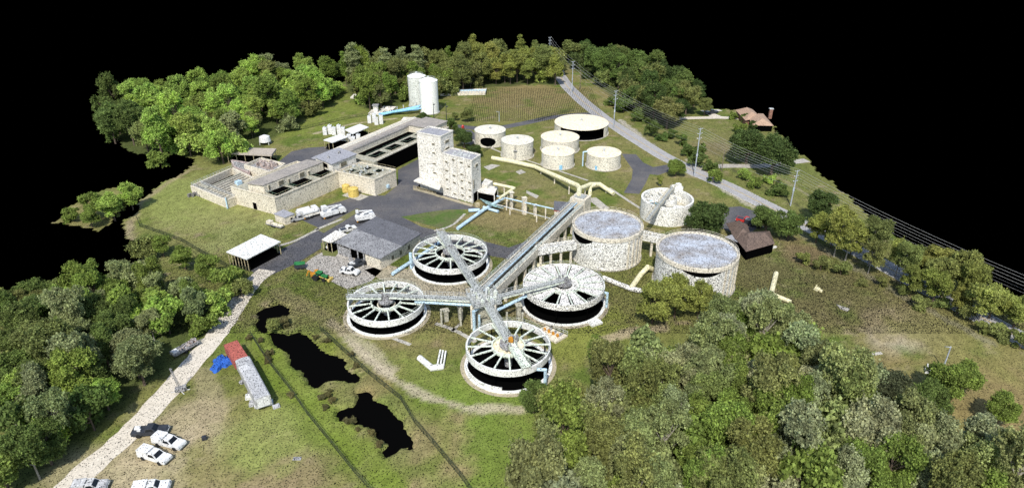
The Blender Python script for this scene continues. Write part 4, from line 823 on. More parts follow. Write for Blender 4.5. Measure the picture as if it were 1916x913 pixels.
# ---------------------------------------------------------------- vehicles (x forward, origin on the ground)
def wheels(root,xs,w_=1.8,r=.42):
    for x in xs:
        for s_ in (-1,1):
            o=link('wheel',MB().tube([(x,s_*(w_/2-.12),r),(x,s_*(w_/2+.0),r)],r,18),'tyre',None,loc=(0,0,0)); o.parent=root
def lk(n_,mb,m,root):
    o=link(n_,mb,m,None,loc=(0,0,0)); o.parent=root; return o
def pickup(px,py,rot,m_,lab,L=5.9,load=False,group=None,cap=False):
    t=thing('pickup_truck',lab,'pickup truck',P(px,py)+(0,),group,R(rot)); h=L/2; t.scale=(1.12,1.12,1.12)
    body=MB().add([(x,y,z) for y in (-1,1) for x,z in ((-h,.45),(h,.45),(h+.05,.9),(h-.15,1.12),(h*.38,1.2),(-h,1.22))],[(0,1,2,3,4,5),(11,10,9,8,7,6)]+[(6+i,6+(i+1)%6,(i+1)%6,i) for i in range(6)])
    lk('body',body,m_,t)
    cab=[(h*.44,1.18),(h*.22,1.86),(-h*.14,1.88),(-h*.2,1.2)]
    lk('cab',MB().add([(x,y*(.98 if z<1.3 else .84),z) for y in (-1,1) for x,z in cab],[(0,1,2,3),(7,6,5,4)]+[(4+i,4+(i+1)%4,(i+1)%4,i) for i in range(4)]),m_,t)
    lk('windscreen',MB().add([(h*.445,-.8,1.24),(h*.445,.8,1.24),(h*.25,.68,1.82),(h*.25,-.68,1.82)],[(0,1,2,3)]),'glass',t)
    for s_ in (-1,1): lk('side_window',MB().add([(h*.37,s_*.99,1.28),(-h*.15,s_*.99,1.28),(-h*.1,s_*.88,1.78),(h*.2,s_*.88,1.78)],[(0,1,2,3) if s_<0 else (3,2,1,0)]),'glass',t)
    lk('bed',MB().box(-h*.6,0,1.225,h*.72,1.66,.02),'vdark',t)
    if cap: lk('bed_cap',MB().box(-h*.6,0,1.25,h*.78,1.9,.75),m_,t); lk('roof_rack',MB().beam((h*.1,-.6,1.98),(-h*.95,-.6,1.98),.06,.06).beam((h*.1,.6,1.98),(-h*.95,.6,1.98),.06,.06).beam((-h*.9,-.9,1.98),(-h*.9,.9,1.98),.06,.06).beam((-h*.4,-.9,1.98),(-h*.4,.9,1.98),.06,.06),'vwhite',t)
    if load: lk('cargo',MB().box(-h*.7,.2,1.25,1.0,.7,.4).box(-h*.55,-.4,1.25,.6,.5,.3),'vwhite',t)
    for s_ in (-1,1): lk('headlight',MB().box(h-.02,s_*.75,.8,.12,.3,.2),'rail',t); 
    lk('bumper',MB().box(h+.08,0,.5,.14,1.9,.25),'rail',t); lk('bumper',MB().box(-h-.05,0,.5,.12,1.9,.25),'rail',t)
    wheels(t,(h*.62,-h*.6)); return t
pickup(283,811,6,'vdark','dark grey pickup with white boxes in its bed, parked beside the gravel road',6.2,True)
pickup(318,832,-17,'vwhite','white pickup with covered bed parked on the grass just below the dark pickup',6.0,cap=True)
pickup(291,858,-19,'vwhite','white pickup with covered bed parked nearest of the pair, left of the other',6.0,cap=True)
pickup(286,918,12,'vwhite','white vehicle cut off by the bottom edge of the picture',5.6,cap=True)
pickup(172,916,10,'silver','grey vehicle cut off by the bottom edge, left of the white one',5.2,cap=True)
pickup(1395,417,-35,'red','red pickup parked behind the brown roofed office',5.6); pickup(1410,423,-30,'vdark','dark blue black vehicle parked between the red pickup and the tree',5.4,cap=True)
pickup(1331,213,20,'vdark','black truck parked on the white driveway of the tan roofed house',6.4)
pickup(671,497,40,'vdark','black vehicle with a white rack at the garage end of the gravel pad',5.4,True); pickup(655,512,-15,'vwhite','white utility vehicle in the middle of the gravel pad',5.0,True)
pickup(628,462,20,'vwhite','white pickup standing in the shade under the cream canopy',5.2)
pickup(652,433,35,'vwhite','white pickup at the far end of the cream canopy',5.0); pickup(560,412,32,'silver','grey and white vehicle close to the filter building wall',6)
def utility_truck(px,py,rot,lab,boom=True,L=9.5,flat=False):
    t=thing('utility_truck',lab,'truck',P(px,py)+(0,),None,R(rot)); h=L/2
    lk('chassis',MB().box(0,0,.6,L,1.0,.35),'vdark',t)
    lk('cab',MB().add([(x,y,z) for y in (-1.15,1.15) for x,z in ((h,.7),(h,1.7),(h-.5,2.6),(h-2.2,2.65),(h-2.2,.7))],[(0,1,2,3,4),(9,8,7,6,5)]+[(5+i,5+(i+1)%5,(i+1)%5,i) for i in range(5)]),'vwhite',t)
    lk('windscreen',MB().add([(h+.01,-1,1.72),(h+.01,1,1.72),(h-.46,.95,2.55),(h-.46,-.95,2.55)],[(0,1,2,3)]),'glass',t)
    lk('body',MB().box(-h*.28,0,.96,L*.66,2.35,.35 if flat else 1.0),'cream2' if flat else 'vwhite',t)
    if not flat:
        for s_ in (-1,1): lk('locker',MB().box(-h*.28,s_*.95,1.97,L*.6,.42,.5),'vwhite',t)
    if boom:
        lk('turret',MB().cyl(-h*.2,0,1.3,2.9,.5,14),'vwhite',t); lk('boom',MB().beam((-h*.2,0,2.9),(h*.75,.1,3.4),.4,.4).beam((h*.75,.1,3.4),(-h*.6,.3,3.9),.3,.3),'vwhite',t); lk('bucket',MB().box(-h*.72,.3,3.3,.9,.9,1.0),'vwhite',t)
    else: lk('tank',MB().tube([(-h*.8,0,2.2),(h*.1,0,2.2)],.9,16),'vwhite',t)
    lk('outrigger',MB().box(-h*.85,0,.4,.3,2.6,.5),'orange',t); wheels(t,(h*.72,-h*.35,-h*.6),2.3,.5); return t
utility_truck(590,404,38,'flatbed utility truck with cream deck parked by the filter building',False,10,True)
utility_truck(624,404,40,'white bucket truck with folded boom at the grass island',True,9)
utility_truck(576,402,38,'white tank truck parked closest to the filter building wall',False,8)
utility_truck(684,413,25,'white service truck standing behind the dark half of the garage roof',True,7)
# tractor
t=thing('tractor','green and yellow tractor with big wheels at the edge of the gravel pad','tractor',P(601,522)+(0,),None,R(-20))
lk('hood',MB().add([(x,y*.45,z) for y in (-1,1) for x,z in ((2.2,.8),(2.3,1.5),(.3,1.75),(.3,.8))],[(0,1,2,3),(7,6,5,4)]+[(4+i,4+(i+1)%4,(i+1)%4,i) for i in range(4)]),'green',t)
lk('cab',MB().box(-.4,0,1.0,1.5,1.3,1.1),'glass',t); lk('cab_roof',MB().box(-.4,0,2.1,1.8,1.6,.2),'green',t); lk('fender',MB().box(-1,-.95,1.6,1.3,.4,.15).box(-1,.95,1.6,1.3,.4,.15),'green',t)
lk('loader',MB().beam((0,-.8,1.3),(3.0,-.8,.7),.15,.2).beam((0,.8,1.3),(3.0,.8,.7),.15,.2).box(3.2,0,.2,.6,2.2,.7),'yellow',t)
for x,r_,yy in ((1.6,.55,.75),(-1,.9,.95)):
    for s_ in (-1,1): wq=lk('wheel',MB().tube([(x,s_*yy,r_),(x,s_*(yy+.35),r_)],r_,20),'tyre',t); lk_=link('rim',MB().tube([(x,s_*(yy-.03),r_),(x,s_*(yy+.4),r_)],r_*.5,14),'yellow',None,loc=(0,0,0)); lk_.parent=wq
t=thing('excavator_attachment','orange and yellow machine standing left of the green tractor','machine',P(590,518)+(0,),None,R(25))
lk('frame',MB().box(0,0,.5,2.6,1.5,.9).beam((-.5,0,1.3),(-1.6,0,2.6),.3,.4).beam((-1.6,0,2.6),(-2.4,0,1.0),.25,.3),'orange',t); lk('engine_cover',MB().box(.6,0,1.4,1.2,1.2,.7),'orange',t); wheels(t,(-.8,.8),1.6,.45)
t=thing('trash_skid','dark green box trailer at the left edge of the gravel pad','trailer',P(562,502)+(0,),None,R(10)); lk('body',MB().box(0,0,.5,3,1.8,1.2),'vdark',t); lk('lid',MB().box(0,0,1.7,3.1,1.9,.15),'green',t); wheels(t,(-.6,.6),1.8,.35)
# semi trailer and red container
A_=P(453,669,3.6); B_=P(491,742,3.6); rot=math.atan2(B_[1]-A_[1],B_[0]-A_[0]); mid=L2(A_,B_,.5); Lt=math.dist(A_,B_)
t=thing('box_trailer','long white box trailer with grey streaks along its rounded roof, parked by the pond fence','trailer',mid+(0,),None,rot)
prof=[(-1.65,.9),(1.65,.9),(1.65,3.3),(1.4,3.52),(.0,3.66),(-1.4,3.52),(-1.65,3.3)]; n7=len(prof)
lk('body',MB().add([(x,y,z) for x in (-Lt/2,Lt/2) for y,z in prof],[tuple(range(n7))[::-1],tuple(range(n7,2*n7))]+[(i,(i+1)%n7,n7+(i+1)%n7,n7+i) for i in range(n7)]),'silver',t)
lk('rear_doors',MB().box(Lt/2+.04,-.66,1.0,.08,1.25,2.3).box(Lt/2+.04,.66,1.0,.08,1.25,2.3),'vwhite',t); lk('side_rail',MB().box(0,-1.4,.9,Lt,.1,.25).box(0,1.4,.9,Lt,.1,.25),'white',t)
lk('landing_gear',MB().box(-Lt*.3,-.8,0,.25,.25,.95).box(-Lt*.3,.8,0,.25,.25,.95),'mach',t); lk('step',MB().box(Lt*.1,-1.7,.5,1.2,.5,.1).box(Lt*.3,-1.8,.3,1.4,.5,.1),'mach',t); wheels(t,(Lt*.28,Lt*.38),2.5,.5)
A_=P(434,646,2.8); B_=P(448,668,2.8); rot2=math.atan2(B_[1]-A_[1],B_[0]-A_[0])
t=thing('red_container','faded red truck body at the head of the white box trailer','container',L2(A_,B_,.5)+(0,),None,rot2)
lk('body',MB().box(0,0,.6,math.dist(A_,B_)+2.2,3.2,2.3),'rust',t); lk('roof',MB().box(0,0,2.91,math.dist(A_,B_)+2.3,3.3,.12),'rust',t); lk('open_end',MB().box(math.dist(A_,B_)/2+1.15,0,.8,.1,2.6,1.9),'dark',t); wheels(t,(-1.2,.4),2.5,.45)
# blue tarp: crumpled sheet over a heap
m=MB(); q=P(415,680); n=14; vs=[]
for j in range(n):
    for i in range(n):
        u,v=i/(n-1)*2-1,j/(n-1)*2-1; r_=math.hypot(u,v); k=1/(max(abs(u),abs(v),.01))*r_ if r_>0 else 1
        a_=math.atan2(v,u); ed_=1+.28*math.sin(3*a_+1)+.15*math.sin(7*a_)
        vs.append((q[0]+u/ max(k,.01)*2.4*ed_,q[1]+v/max(k,.01)*2.9*ed_,max(.05,1.25*(1-r_*r_*.45)*.8+random.uniform(-.3,.3)) if max(abs(u),abs(v))<.98 else .03))
m.add(vs,[(j*n+i,j*n+i+1,(j+1)*n+i+1,(j+1)*n+i) for j in range(n-1) for i in range(n-1)])
solo('blue_tarp',m,'blue','crumpled bright blue tarp over a heap beside the red truck body','tarp')
# flatbed with scrap by the gravel road
t=thing('scrap_trailer','open trailer loaded with rusty scrap and pale boxes beside the gravel road','trailer',P(348,656)+(0,),None,R(58)); lk('bed',MB().box(0,0,.7,7,2,.3).box(0,-1,1,7,.1,.5).box(0,1,1,7,.1,.5),'mach',t)
m=MB()
for k in range(20): m.box(random.uniform(-3.2,3.2),random.uniform(-.7,.7),1,random.uniform(.3,1.2),random.uniform(.3,.8),random.uniform(.2,.8),random.random()*3)
lk('scrap',m,mat('rusty_scrap',(.3,.2,.14),(.5,.52,.54),2,.15),t); lk('white_box',MB().box(-2.8,-.2,1,1.4,1.3,.9),'vwhite',t); lk('hitch',MB().beam((3.5,0,.8),(5,0,.6),.15,.15),'mach',t); wheels(t,(-.6,.5),2.1,.38)
# light tower
t=thing('light_tower','thin lattice mast on a small trailer standing on the grass by the gravel road','mast',P(338,732)+(0,))
t.rotation_euler=(0,0,0)
m=MB()
for dx,dy in ((-.2,-.2),(.2,-.2),(.2,.2),(-.2,.2)): m.beam((dx,dy,1),(dx*.5-.9,dy*.5,6.5),.07,.07)
for i in range(9): m.beam((-.2-.09*i,-.2,1+.6*i),(.2-.1*i,.2,1.5+.6*i),.05,.05)
lk('mast',m,'mach',t); lk('base',MB().box(0,0,.3,2,1.2,.8,.3).box(.9,.4,.3,.8,.6,1.2,.3),'mach',t); lk('outrigger',MB().beam((-1.9,-.6,.15),(1.9,.6,.15),.12,.12).beam((-1.3,1.1,.15),(1.3,-1.1,.15),.12,.12),'vwhite',t)
# small yard things near the trailer
for k,(px,py,sx_,sy_,sz_,mm,lab,rt) in enumerate([(515,750,0,0,0,'',"",0),(494,757,3.9,1.5,.7,'vwhite','white long tank lying on the grass behind the box trailer',20),(474,757,1.5,1.5,.9,'silver','grey drum pallet at the corner behind the box trailer',10),(517,761,1.5,1.3,.4,'silver','grey metal cover on the grass right of the white long tank',30),(467,745,1.6,1.2,.9,'white','pile of white buckets at the rear left of the box trailer',15),(455,715,1.6,.9,.7,'mach','grey junk beside the middle of the box trailer',70),(383,822,.9,.7,.9,'vdark','dark bin with pale weeds beside it in the middle of the grass',20),(556,858,1.6,.9,.12,'mach','dark grey lid lying on the near grass',0),(600,512,0,0,0,'','',0),(528,415,0,0,0,'','',0)]):
    if not lab: continue
    q=P(px,py); t=thing('yard_item',lab,'yard item',q+(0,),None,R(rt)); lk('body',MB().box(0,0,.05,sx_,sy_,sz_*.8),mm,t); lk('lid',MB().box(0,0,.05+sz_*.8,sx_*.8,sy_*.8,sz_*.2),mm,t)
    if k in(1,4): lk('cap',MB().cyl(-sx_*.3,0,sz_,sz_+.3,.25,10),'rail',t)
q=P(515,424); t=thing('pipe_trailer','low trailer of cream pipes and crates below the small cream shed','trailer',q+(0,),None,R(-28)); lk('bed',MB().box(0,0,.5,7,1.8,.3),'mach',t); lk('crate',MB().box(-2.2,0,.8,2,1.6,.9),'cream',t); lk('pipes',MB().tube([(-1,-.4,1),(3.4,-.4,1)],.28).tube([(-1,.3,1),(3.4,.3,1)],.28),'cream',t); wheels(t,(-.5,.5),1.8,.35)
q=P(866,242,0); solo('hydrant',MB().cyl(q[0],q[1],0,1.6,.5,10).cyl(q[0],q[1],1.6,2.1,.6,10,.2).box(q[0],q[1],.9,1.6,.3,.3),'red','bright red hydrant beside the small parking spur left of the storage tanks','hydrant')
q=P(865,217,0); solo('hydrant',MB().cyl(q[0],q[1],0,1.3,.35,10).cyl(q[0],q[1],1.3,1.7,.45,10,.2).box(q[0],q[1],.8,1.2,.25,.25),'red','small red post among the trees beyond the parking spur','post')
q=P(872,268); t=thing('generator','white boxy generator at the foot of the trees right of the tower','generator',q+(0,)); link('cabinet',MB().box(q[0],q[1],.3,3,2,2.2,.3),'vwhite',t); link('grille',MB().box(q[0]+.2,q[1]-1.05,.6,1.6,.2,1.2,.3),'dark',t); link('skid',MB().box(q[0],q[1],0,3.4,2.4,.3,.3),'mach',t)
q=P(1738,697); t=thing('white_equipment','small white equipment bent on the grass beside the leaning pole','equipment',q+(0,)); link('body',MB().box(q[0],q[1],0,1.8,1.2,.8,R(-25)),'vwhite',t); link('arm',MB().tube([(q[0]-.5,q[1],.6),(q[0]+.1,q[1]+1.4,1.4)],.2),'vwhite',t)
q=P(1529,543); solo('debris_pile',MB().box(q[0],q[1],0,1.2,.8,.8,.4).box(q[0]+.8,q[1]-.6,0,.9,.7,.4,1).beam((q[0]-1,q[1],.2),(q[0]-.2,q[1]+.3,1.6),.2,.2),'pipey','little pile of pale yellow pipe fittings in the dark field','debris')
# ---------------------------------------------------------------- poles and wires
wp=[P(1028,120),(33.7,375.7),(48.7,312.4),(72.6,250.4),(100.5,222.0)]; wt=[17.2,17.8,18.1,19.8,13.6]
plab=['farthest grey steel power pole, above the top end of the road','grey steel power pole at the roadside bend behind the woods edge','tall grey steel power pole just right of the widest storage tank','tallest grey steel power pole, at the side road junction','rightmost grey steel power pole, on the lawn beyond the road']
for (x,y),h,lab in zip(wp,wt,plab):
    t=thing('power_pole',lab,'power pole',(x,y,0),None); link('shaft',MB().cyl(x,y,0,h,.24,12,.15),'pole',t)
    m=MB()
    for z in (h-.3,h-2.2,h-4.1): m.beam((x-.9,y-.4,z),(x+.9,y+.4,z),.14,.14)
    a=link('crossarm',m,'pole',t); m=MB()
    for z in (h-.3,h-2.2,h-4.1):
        for s_ in (-1,1): m.cyl(x+s_*.9,y+s_*.4,z,z+.35,.12,8)
    sub('insulator',m,'wline',a,t)
    link('collar',MB().cyl(x,y,h*.42,h*.42+1.2,.34,10),'pole',t)
nxt=P(1945,530,10); ws=[(x,y,h) for (x,y),h in zip(wp,wt)]+[(nxt[0],nxt[1],10.0)]
prev=(18.0,500.0,17.0)
for k,(dz,dx,dy) in enumerate([(0,-.9,-.4),(0,.9,.4),(-1.9,-.9,-.4),(-1.9,.9,.4),(-3.8,-.9,-.4),(-3.8,.9,.4),(-6.5,.3,0)]):
    m=MB()
    for a,b in zip(ws[:-1],ws[1:]):
        pts=[]
        for i in range(13):
            u=i/12; pts.append((a[0]+(b[0]-a[0])*u+dx,a[1]+(b[1]-a[1])*u+dy,a[2]+(b[2]-a[2])*u+dz-4*1.2*u*(1-u)))
        m.tube(pts,.03 if k<4 else .02,4)
    solo('power_line',m,'wire',['topmost left pale power line along the road','topmost right pale power line along the road','second level pale power line, left of its pair','second level pale power line, right of its pair','third level pale power line, left of its pair','third level pale power line, right of its pair','lowest single cable below the power lines'][k],'power line')
for px,py,ty,lab in ((1764,690,652,'thin leaning looking grey pole standing alone in the right hand field'),(1085,168,125,'wooden utility pole on the far side of the road near the woods'),(1350,320,292,'short wooden pole where the side road leaves the main road'),(934,228,214,'street lamp beside the bend of the tank road')):
    x,y=P(px,py); h={652:6.5,125:11,292:9,214:5}[ty]; t=thing('utility_pole',lab,'pole',(x,y,0)); link('shaft',MB().cyl(x,y,0,h,.2,10,.12),'pole' if ty in(652,214) else 'wood',t); link('arm',MB().beam((x,y,h-.2),(x-1.4,y,h),.12,.12),'pole' if ty in(652,214) else 'wood',t)
q=P(836,234); t=thing('utility_pole','dark mast rising behind the tall tower among the trees','pole',q+(0,)); link('shaft',MB().cyl(q[0],q[1],0,11,.2,10,.12),'vdark',t); link('arm',MB().beam((q[0],q[1],9),(q[0]+.9,q[1],9.2),.3,.4),'vdark',t)
q=P(812,222); t=thing('utility_pole','dark mast rising between the silo and the tower','pole',q+(0,)); link('shaft',MB().cyl(q[0],q[1],0,8,.2,10,.12),'vdark',t); link('arm',MB().beam((q[0],q[1],7),(q[0]+.9,q[1],7.2),.3,.4),'vdark',t)
# ---------------------------------------------------------------- fences
def fence(pts,lab,h=1.35,sp=3.0):
    w_=[P(*p) for p in pts]; t=thing('chain_link_fence',lab,'fence',w_[0]+(0,)); m=MB(); pm_=MB(); n=0
    for a,b in zip(w_[:-1],w_[1:]):
        L=math.dist(a,b); k=max(1,int(L/sp))
        for i in range(k): p=L2(a,b,i/k); link('post',MB().beam(p+(0,),p+(h,),.09,.09),'fence',t)
        for z in (.08,h): m.beam(a+(z,),b+(z,),.07,.07)
        kk=int(L/.45)
        for i in range(kk):
            p=L2(a,b,i/kk); q=L2(a,b,(i+1)/kk); m.beam(p+(.05,),q+(h,),.035,.035); m.beam(q+(.05,),p+(h,),.035,.035)
    link('mesh_panel',m,'fence',t)
fence([(470,628),(500,675),(540,725),(575,775),(620,830),(660,880),(700,925)],'dark chain link fence along the trailer side of the ponds')
fence([(600,618),(640,655),(690,700),(750,748),(775,790),(810,830),(860,890),(885,925)],'dark chain link fence on the clarifier side of the ponds')
fence([(256,408),(262,424),(300,437),(340,452),(385,478),(425,500),(470,508)],'dark chain link fence curving round the big lawn at the left')
fence([(560,244),(610,232),(655,222),(700,214)],'fence crossing the far lawn behind the white roofed sheds')
fence([(905,285),(945,262)],'short fence between the two leftmost storage tanks')
fence([(1000,228),(1040,215),(1075,208)],'fence along the tank road below the far field')
# ---------------------------------------------------------------- trees
def leafmat(name):
    m,n,b=base_mat(name); b.inputs['Roughness'].default_value=.75; b.inputs['Specular IOR Level'].default_value=.15
    oi=n.nodes.new('ShaderNodeObjectInfo'); geo=n.nodes.new('ShaderNodeNewGeometry')
    mr=n.nodes.new('ShaderNodeMapRange'); mr.inputs[3].default_value=.5; mr.inputs[4].default_value=2.3; n.links.new(geo.outputs['Random Per Island'],mr.inputs[0])
    no=n.nodes.new('ShaderNodeTexNoise'); no.inputs['Scale'].default_value=.35; no.inputs['Detail'].default_value=3; n.links.new(geo.outputs['Position'],no.inputs['Vector'])
    nr=n.nodes.new('ShaderNodeMapRange'); nr.inputs[1].default_value=.35; nr.inputs[2].default_value=.65; nr.inputs[3].default_value=.75; nr.inputs[4].default_value=1.3; n.links.new(no.outputs[0],nr.inputs[0])
    mu=n.nodes.new('ShaderNodeMath'); mu.operation='MULTIPLY'; n.links.new(mr.outputs[0],mu.inputs[0]); n.links.new(nr.outputs[0],mu.inputs[1])
    v=n.nodes.new('ShaderNodeVectorMath'); v.operation='SCALE'; n.links.new(oi.outputs['Color'],v.inputs[0]); n.links.new(mu.outputs[0],v.inputs['Scale'])
    n.links.new(v.outputs[0],b.inputs['Base Color'])
    tr=n.nodes.new('ShaderNodeBsdfTranslucent'); n.links.new(v.outputs[0],tr.inputs[0]); ms=n.nodes.new('ShaderNodeMixShader'); ms.inputs[0].default_value=.5
    out=n.nodes['Material Output']; n.links.new(b.outputs[0],ms.inputs[1]); n.links.new(tr.outputs[0],ms.inputs[2]); n.links.new(ms.outputs[0],out.inputs[0]); return m
LEAF=leafmat('leaf_foliage')
def crown_mesh(seed,rad,zc,hz,nleaf,ls,nl=9,pine=False,thin=0):
    r=np.random.RandomState(seed); lobes=[]
    for i in range(nl):
        if pine:
            u=i/(nl-1); lobes.append((r.uniform(-.25,.25)*rad,r.uniform(-.25,.25)*rad,zc-hz+2*hz*u,rad*(.75+.5*math.sin(3.0*u+.2)-.1*u)*r.uniform(.7,1.05),hz/nl*1.7))
        else:
            a=r.uniform(0,6.283); d=rad*.72*math.sqrt(r.uniform(0.02,1)); q=rad*r.uniform(.22,.42); lobes.append((math.cos(a)*d,math.sin(a)*d,zc+hz*(r.uniform(-.85,.72)-.25*(d/rad)),q,q*r.uniform(.75,1.0)))
    lobes=np.array(lobes); wgt=lobes[:,3]**2; wgt/=wgt.sum(); li=r.choice(len(lobes),nleaf,p=wgt)
    d=r.normal(size=(nleaf,3)); d/=np.linalg.norm(d,axis=1)[:,None]; d[:,2]=np.where(d[:,2]<-.35,-d[:,2],d[:,2])
    q=1-np.abs(r.normal(0,.2,nleaf))+np.abs(r.normal(0,.16,nleaf)); ph=r.uniform(0,6.28,3)
    bump=.86+.2*np.sin(d[:,0]*7+ph[0]+li)*np.sin(d[:,1]*6+ph[1])+.1*np.sin(d[:,2]*11+ph[2])
    L=lobes[li]; c=np.stack([L[:,0]+d[:,0]*L[:,3]*q*bump,L[:,1]+d[:,1]*L[:,3]*q*bump,L[:,2]+d[:,2]*L[:,4]*q*bump],1)
    if thin: 
        k=(np.sin(c[:,0]*2.1+ph[0])*np.sin(c[:,1]*1.9+ph[1])*np.sin(c[:,2]*2.3+ph[2]))>-thin; c=c[k]; d=d[k]
    n=len(c); nr=d*.5+r.normal(size=(n,3))*.8; nr[:,2]+=.45; nr/=np.linalg.norm(nr,axis=1)[:,None]
    t=np.cross(nr,r.normal(size=(n,3))); t/=np.linalg.norm(t,axis=1)[:,None]; b=np.cross(nr,t); s=(ls*r.uniform(.55,1.25,n))[:,None]/2
    V=np.stack([c-t*s-b*s*.7,c+t*s-b*s,c+t*s*.8+b*s,c-t*s+b*s*.8],1).reshape(-1,3); F=np.arange(4*n).reshape(-1,4)
    me=bpy.data.meshes.new('crown'); me.vertices.add(4*n); me.vertices.foreach_set('co',V.ravel()); me.loops.add(4*n); me.loops.foreach_set('vertex_index',F.ravel())
    me.polygons.add(n); me.polygons.foreach_set('loop_start',np.arange(0,4*n,4)); me.polygons.foreach_set('loop_total',np.full(n,4)); me.update(); me.validate(); me.materials.append(LEAF); return me,lobes
def trunk_mesh(seed,zc,hz,lobes,r0,bark='bark'):
    m=MB(); r=random.Random(seed); top=zc+hz*.3; bend=(r.uniform(-.4,.4),r.uniform(-.4,.4)); n=8
    def seg(a,b,ra,rb,k=7):
        a=Vector(a); b=Vector(b); dd=(b-a).normalized(); up=Vector((0,0,1)) if abs(dd.z)<.9 else Vector((1,0,0)); s_=dd.cross(up).normalized(); u=s_.cross(dd)
        m.add([p+s_*math.cos(6.283*i/k)*q+u*math.sin(6.283*i/k)*q for p,q in ((a,ra),(b,rb)) for i in range(k)],[(i,(i+1)%k,k+(i+1)%k,k+i) for i in range(k)])
    pts=[(bend[0]*(i/5)**2,bend[1]*(i/5)**2,top*i/5) for i in range(6)]
    for i in range(5): seg(pts[i],pts[i+1],r0*(1-.15*i),r0*(1-.15*(i+1)),9)
    for l in lobes: 
        z=max(.35*top,l[2]-abs(l[2])*.35); k=min(.95,z/top); seg((bend[0]*k*k,bend[1]*k*k,z),(l[0],l[1],l[2]),r0*.4,r0*.12,5)
    me=bpy.data.meshes.new('trunk'); me.from_pydata([tuple(v) for v in m.v],[],m.f); me.materials.append(M[bark]); return me
PRO={}
def proto(kind,v,rad,zc,hz,nleaf,ls,nl,r0,pine=False,thin=0,bark='bark'):
    me,lb=crown_mesh(100+len(PRO)*17+v,rad,zc,hz,nleaf,ls,nl,pine,thin); PRO.setdefault(kind,[]).append((me,trunk_mesh(v*7+3,zc,hz,lb,r0,bark)))
for v in range(5): proto('broad',v,4.2,6.8,3.6,24000,.25,26,.28,thin=.5)
for v in range(3): proto('open',v,3.8,7.6,3.8,17000,.23,26,.2,thin=.35,bark='barkp')
for v in range(3): proto('pine',v,2.6,10.2,5.4,14000,.26,12,.26,True,thin=.45)
for v in range(3): proto('shrub',v,2.4,1.7,1.5,8000,.2,14,.1,thin=.5)
for v in range(2): proto('oak',v,5.0,5.6,2.9,30000,.25,28,.4,thin=.75)
NM={'broad':('broadleaf_tree','tree'),'open':('thin_crowned_tree','tree'),'pine':('tall_pine','tree'),'shrub':('shrub','shrub'),'oak':('round_oak','tree')}
NT=0
def tree(kind,x,y,s,col,label,group=None,z=0,sz=None):
    global NT; NT+=1
    me,tm=random.choice(PRO[kind]); nm,cat=NM[kind]
    t=thing(nm,label,cat,(x,y,z),group,random.uniform(0,6.28)); t.scale=(s,s,sz or s*random.uniform(.9,1.12))
    c=bpy.data.objects.new('crown',me); COL.objects.link(c); c.parent=t; c.color=(*col,1)
    k=bpy.data.objects.new('trunk',tm); COL.objects.link(k); k.parent=t; return t
def jit(c,a=.15): 
    k=random.uniform(1-a,1+a); return tuple(v*k*random.uniform(1-a*.35,1+a*.35) for v in c)
def inpoly(px,py,pg): return sdf(np.array([px]),np.array([py]),pg)[0]<0
KEEP=[P(348,656)+(8.5,),P(338,732)+(6,),P(372,650)+(6,),P(320,690)+(6.5,),P(473,465)+(11,),P(497,270)+(9,),P(465,283)+(9,),P(1700,790)+(6,)]
def forest(pg,zc,sp,mixk,cols,labels,group,sc_=(.75,1.2),hs_=(.85,1.35)):
    w_=[P(a,b,zc) for a,b in pg]; xs=[p[0] for p in w_]; ys=[p[1] for p in w_]; y=min(ys); row=0
    while y<max(ys):
        x=min(xs)+(row%2)*sp/2
        while x<max(xs):
            xx=x+random.uniform(-.38,.38)*sp; yy=y+random.uniform(-.38,.38)*sp
            px,py=proj(xx,yy,zc)
            if inpoly(px,py,pg) and all(math.hypot(xx-k_[0],yy-k_[1])>k_[2] for k_ in KEEP) and sdf(np.array([xx]),np.array([yy]),OUT)[0]<3:
                k=random.choices(range(len(mixk)),[m_[1] for m_ in mixk])[0]; c,u=cols(px,py)
                s=random.uniform(*sc_)*mixk[k][2]
                tree(mixk[k][0],xx,yy,s,jit(c),labels(mixk[k][0],px,py,u),group,sz=s*random.uniform(*hs_))
            x+=sp
        y+=sp*.87; row+=1
G1=(.16,.21,.046); G2=(.108,.15,.04); GY=(.215,.235,.06); GG=(.21,.235,.105); GO=(.17,.19,.06); GB=(.25,.33,.075); GD=(.07,.102,.03)
WD={'broad':'leafy round crowned tree','open':'thin pale barked tree','pine':'tall narrow pine','shrub':'low shrub','oak':'wide oak'}
def c_ll(px,py):
    r=random.random()
    if px<110 and py<700: return (GO,'dull') if r<.6 else (G2,'dark green')
    if r<.3: return G1,'mid green'
    if r<.5: return GB,'bright green'
    if r<.75: return G2,'dark green'
    return GG,'grey green'
forest(F_LL,6,6.2,[('broad',5,1.05),('open',2,1.05),('shrub',2,2.4)],c_ll,lambda k,px,py,u:'%s %s in the left wood, %s'%(u,WD[k],'nearest the gravel road' if py>1.35*(800-px)*.9 else ('at its far edge' if py<575 else 'in its middle')),'trees of the left foreground wood')
def c_tl(px,py):
    r=random.random()
    if px<250: return (G2,'dark green')
    if r<.65: return GB,'bright spring green'
    if r<.82: return G1,'mid green'
    if r<.9: return GG,'grey green'
    return GO,'olive'
forest(F_TL,6,9.9,[('broad',6,1.35),('open',1,1.3),('shrub',3,2.8)],c_tl,lambda k,px,py,u:'%s %s in the far left wood, %s'%(u,WD[k],'along its skyline' if py<180-(px-300)*.12 else 'below its skyline'),'trees of the far left wood')
def c_tc(px,py):
    r=random.random()
    if px>860: return (GY,'yellow green') if r<.65 else (GO,'olive')
    return (G1,'mid green') if r<.5 else (GO,'olive')
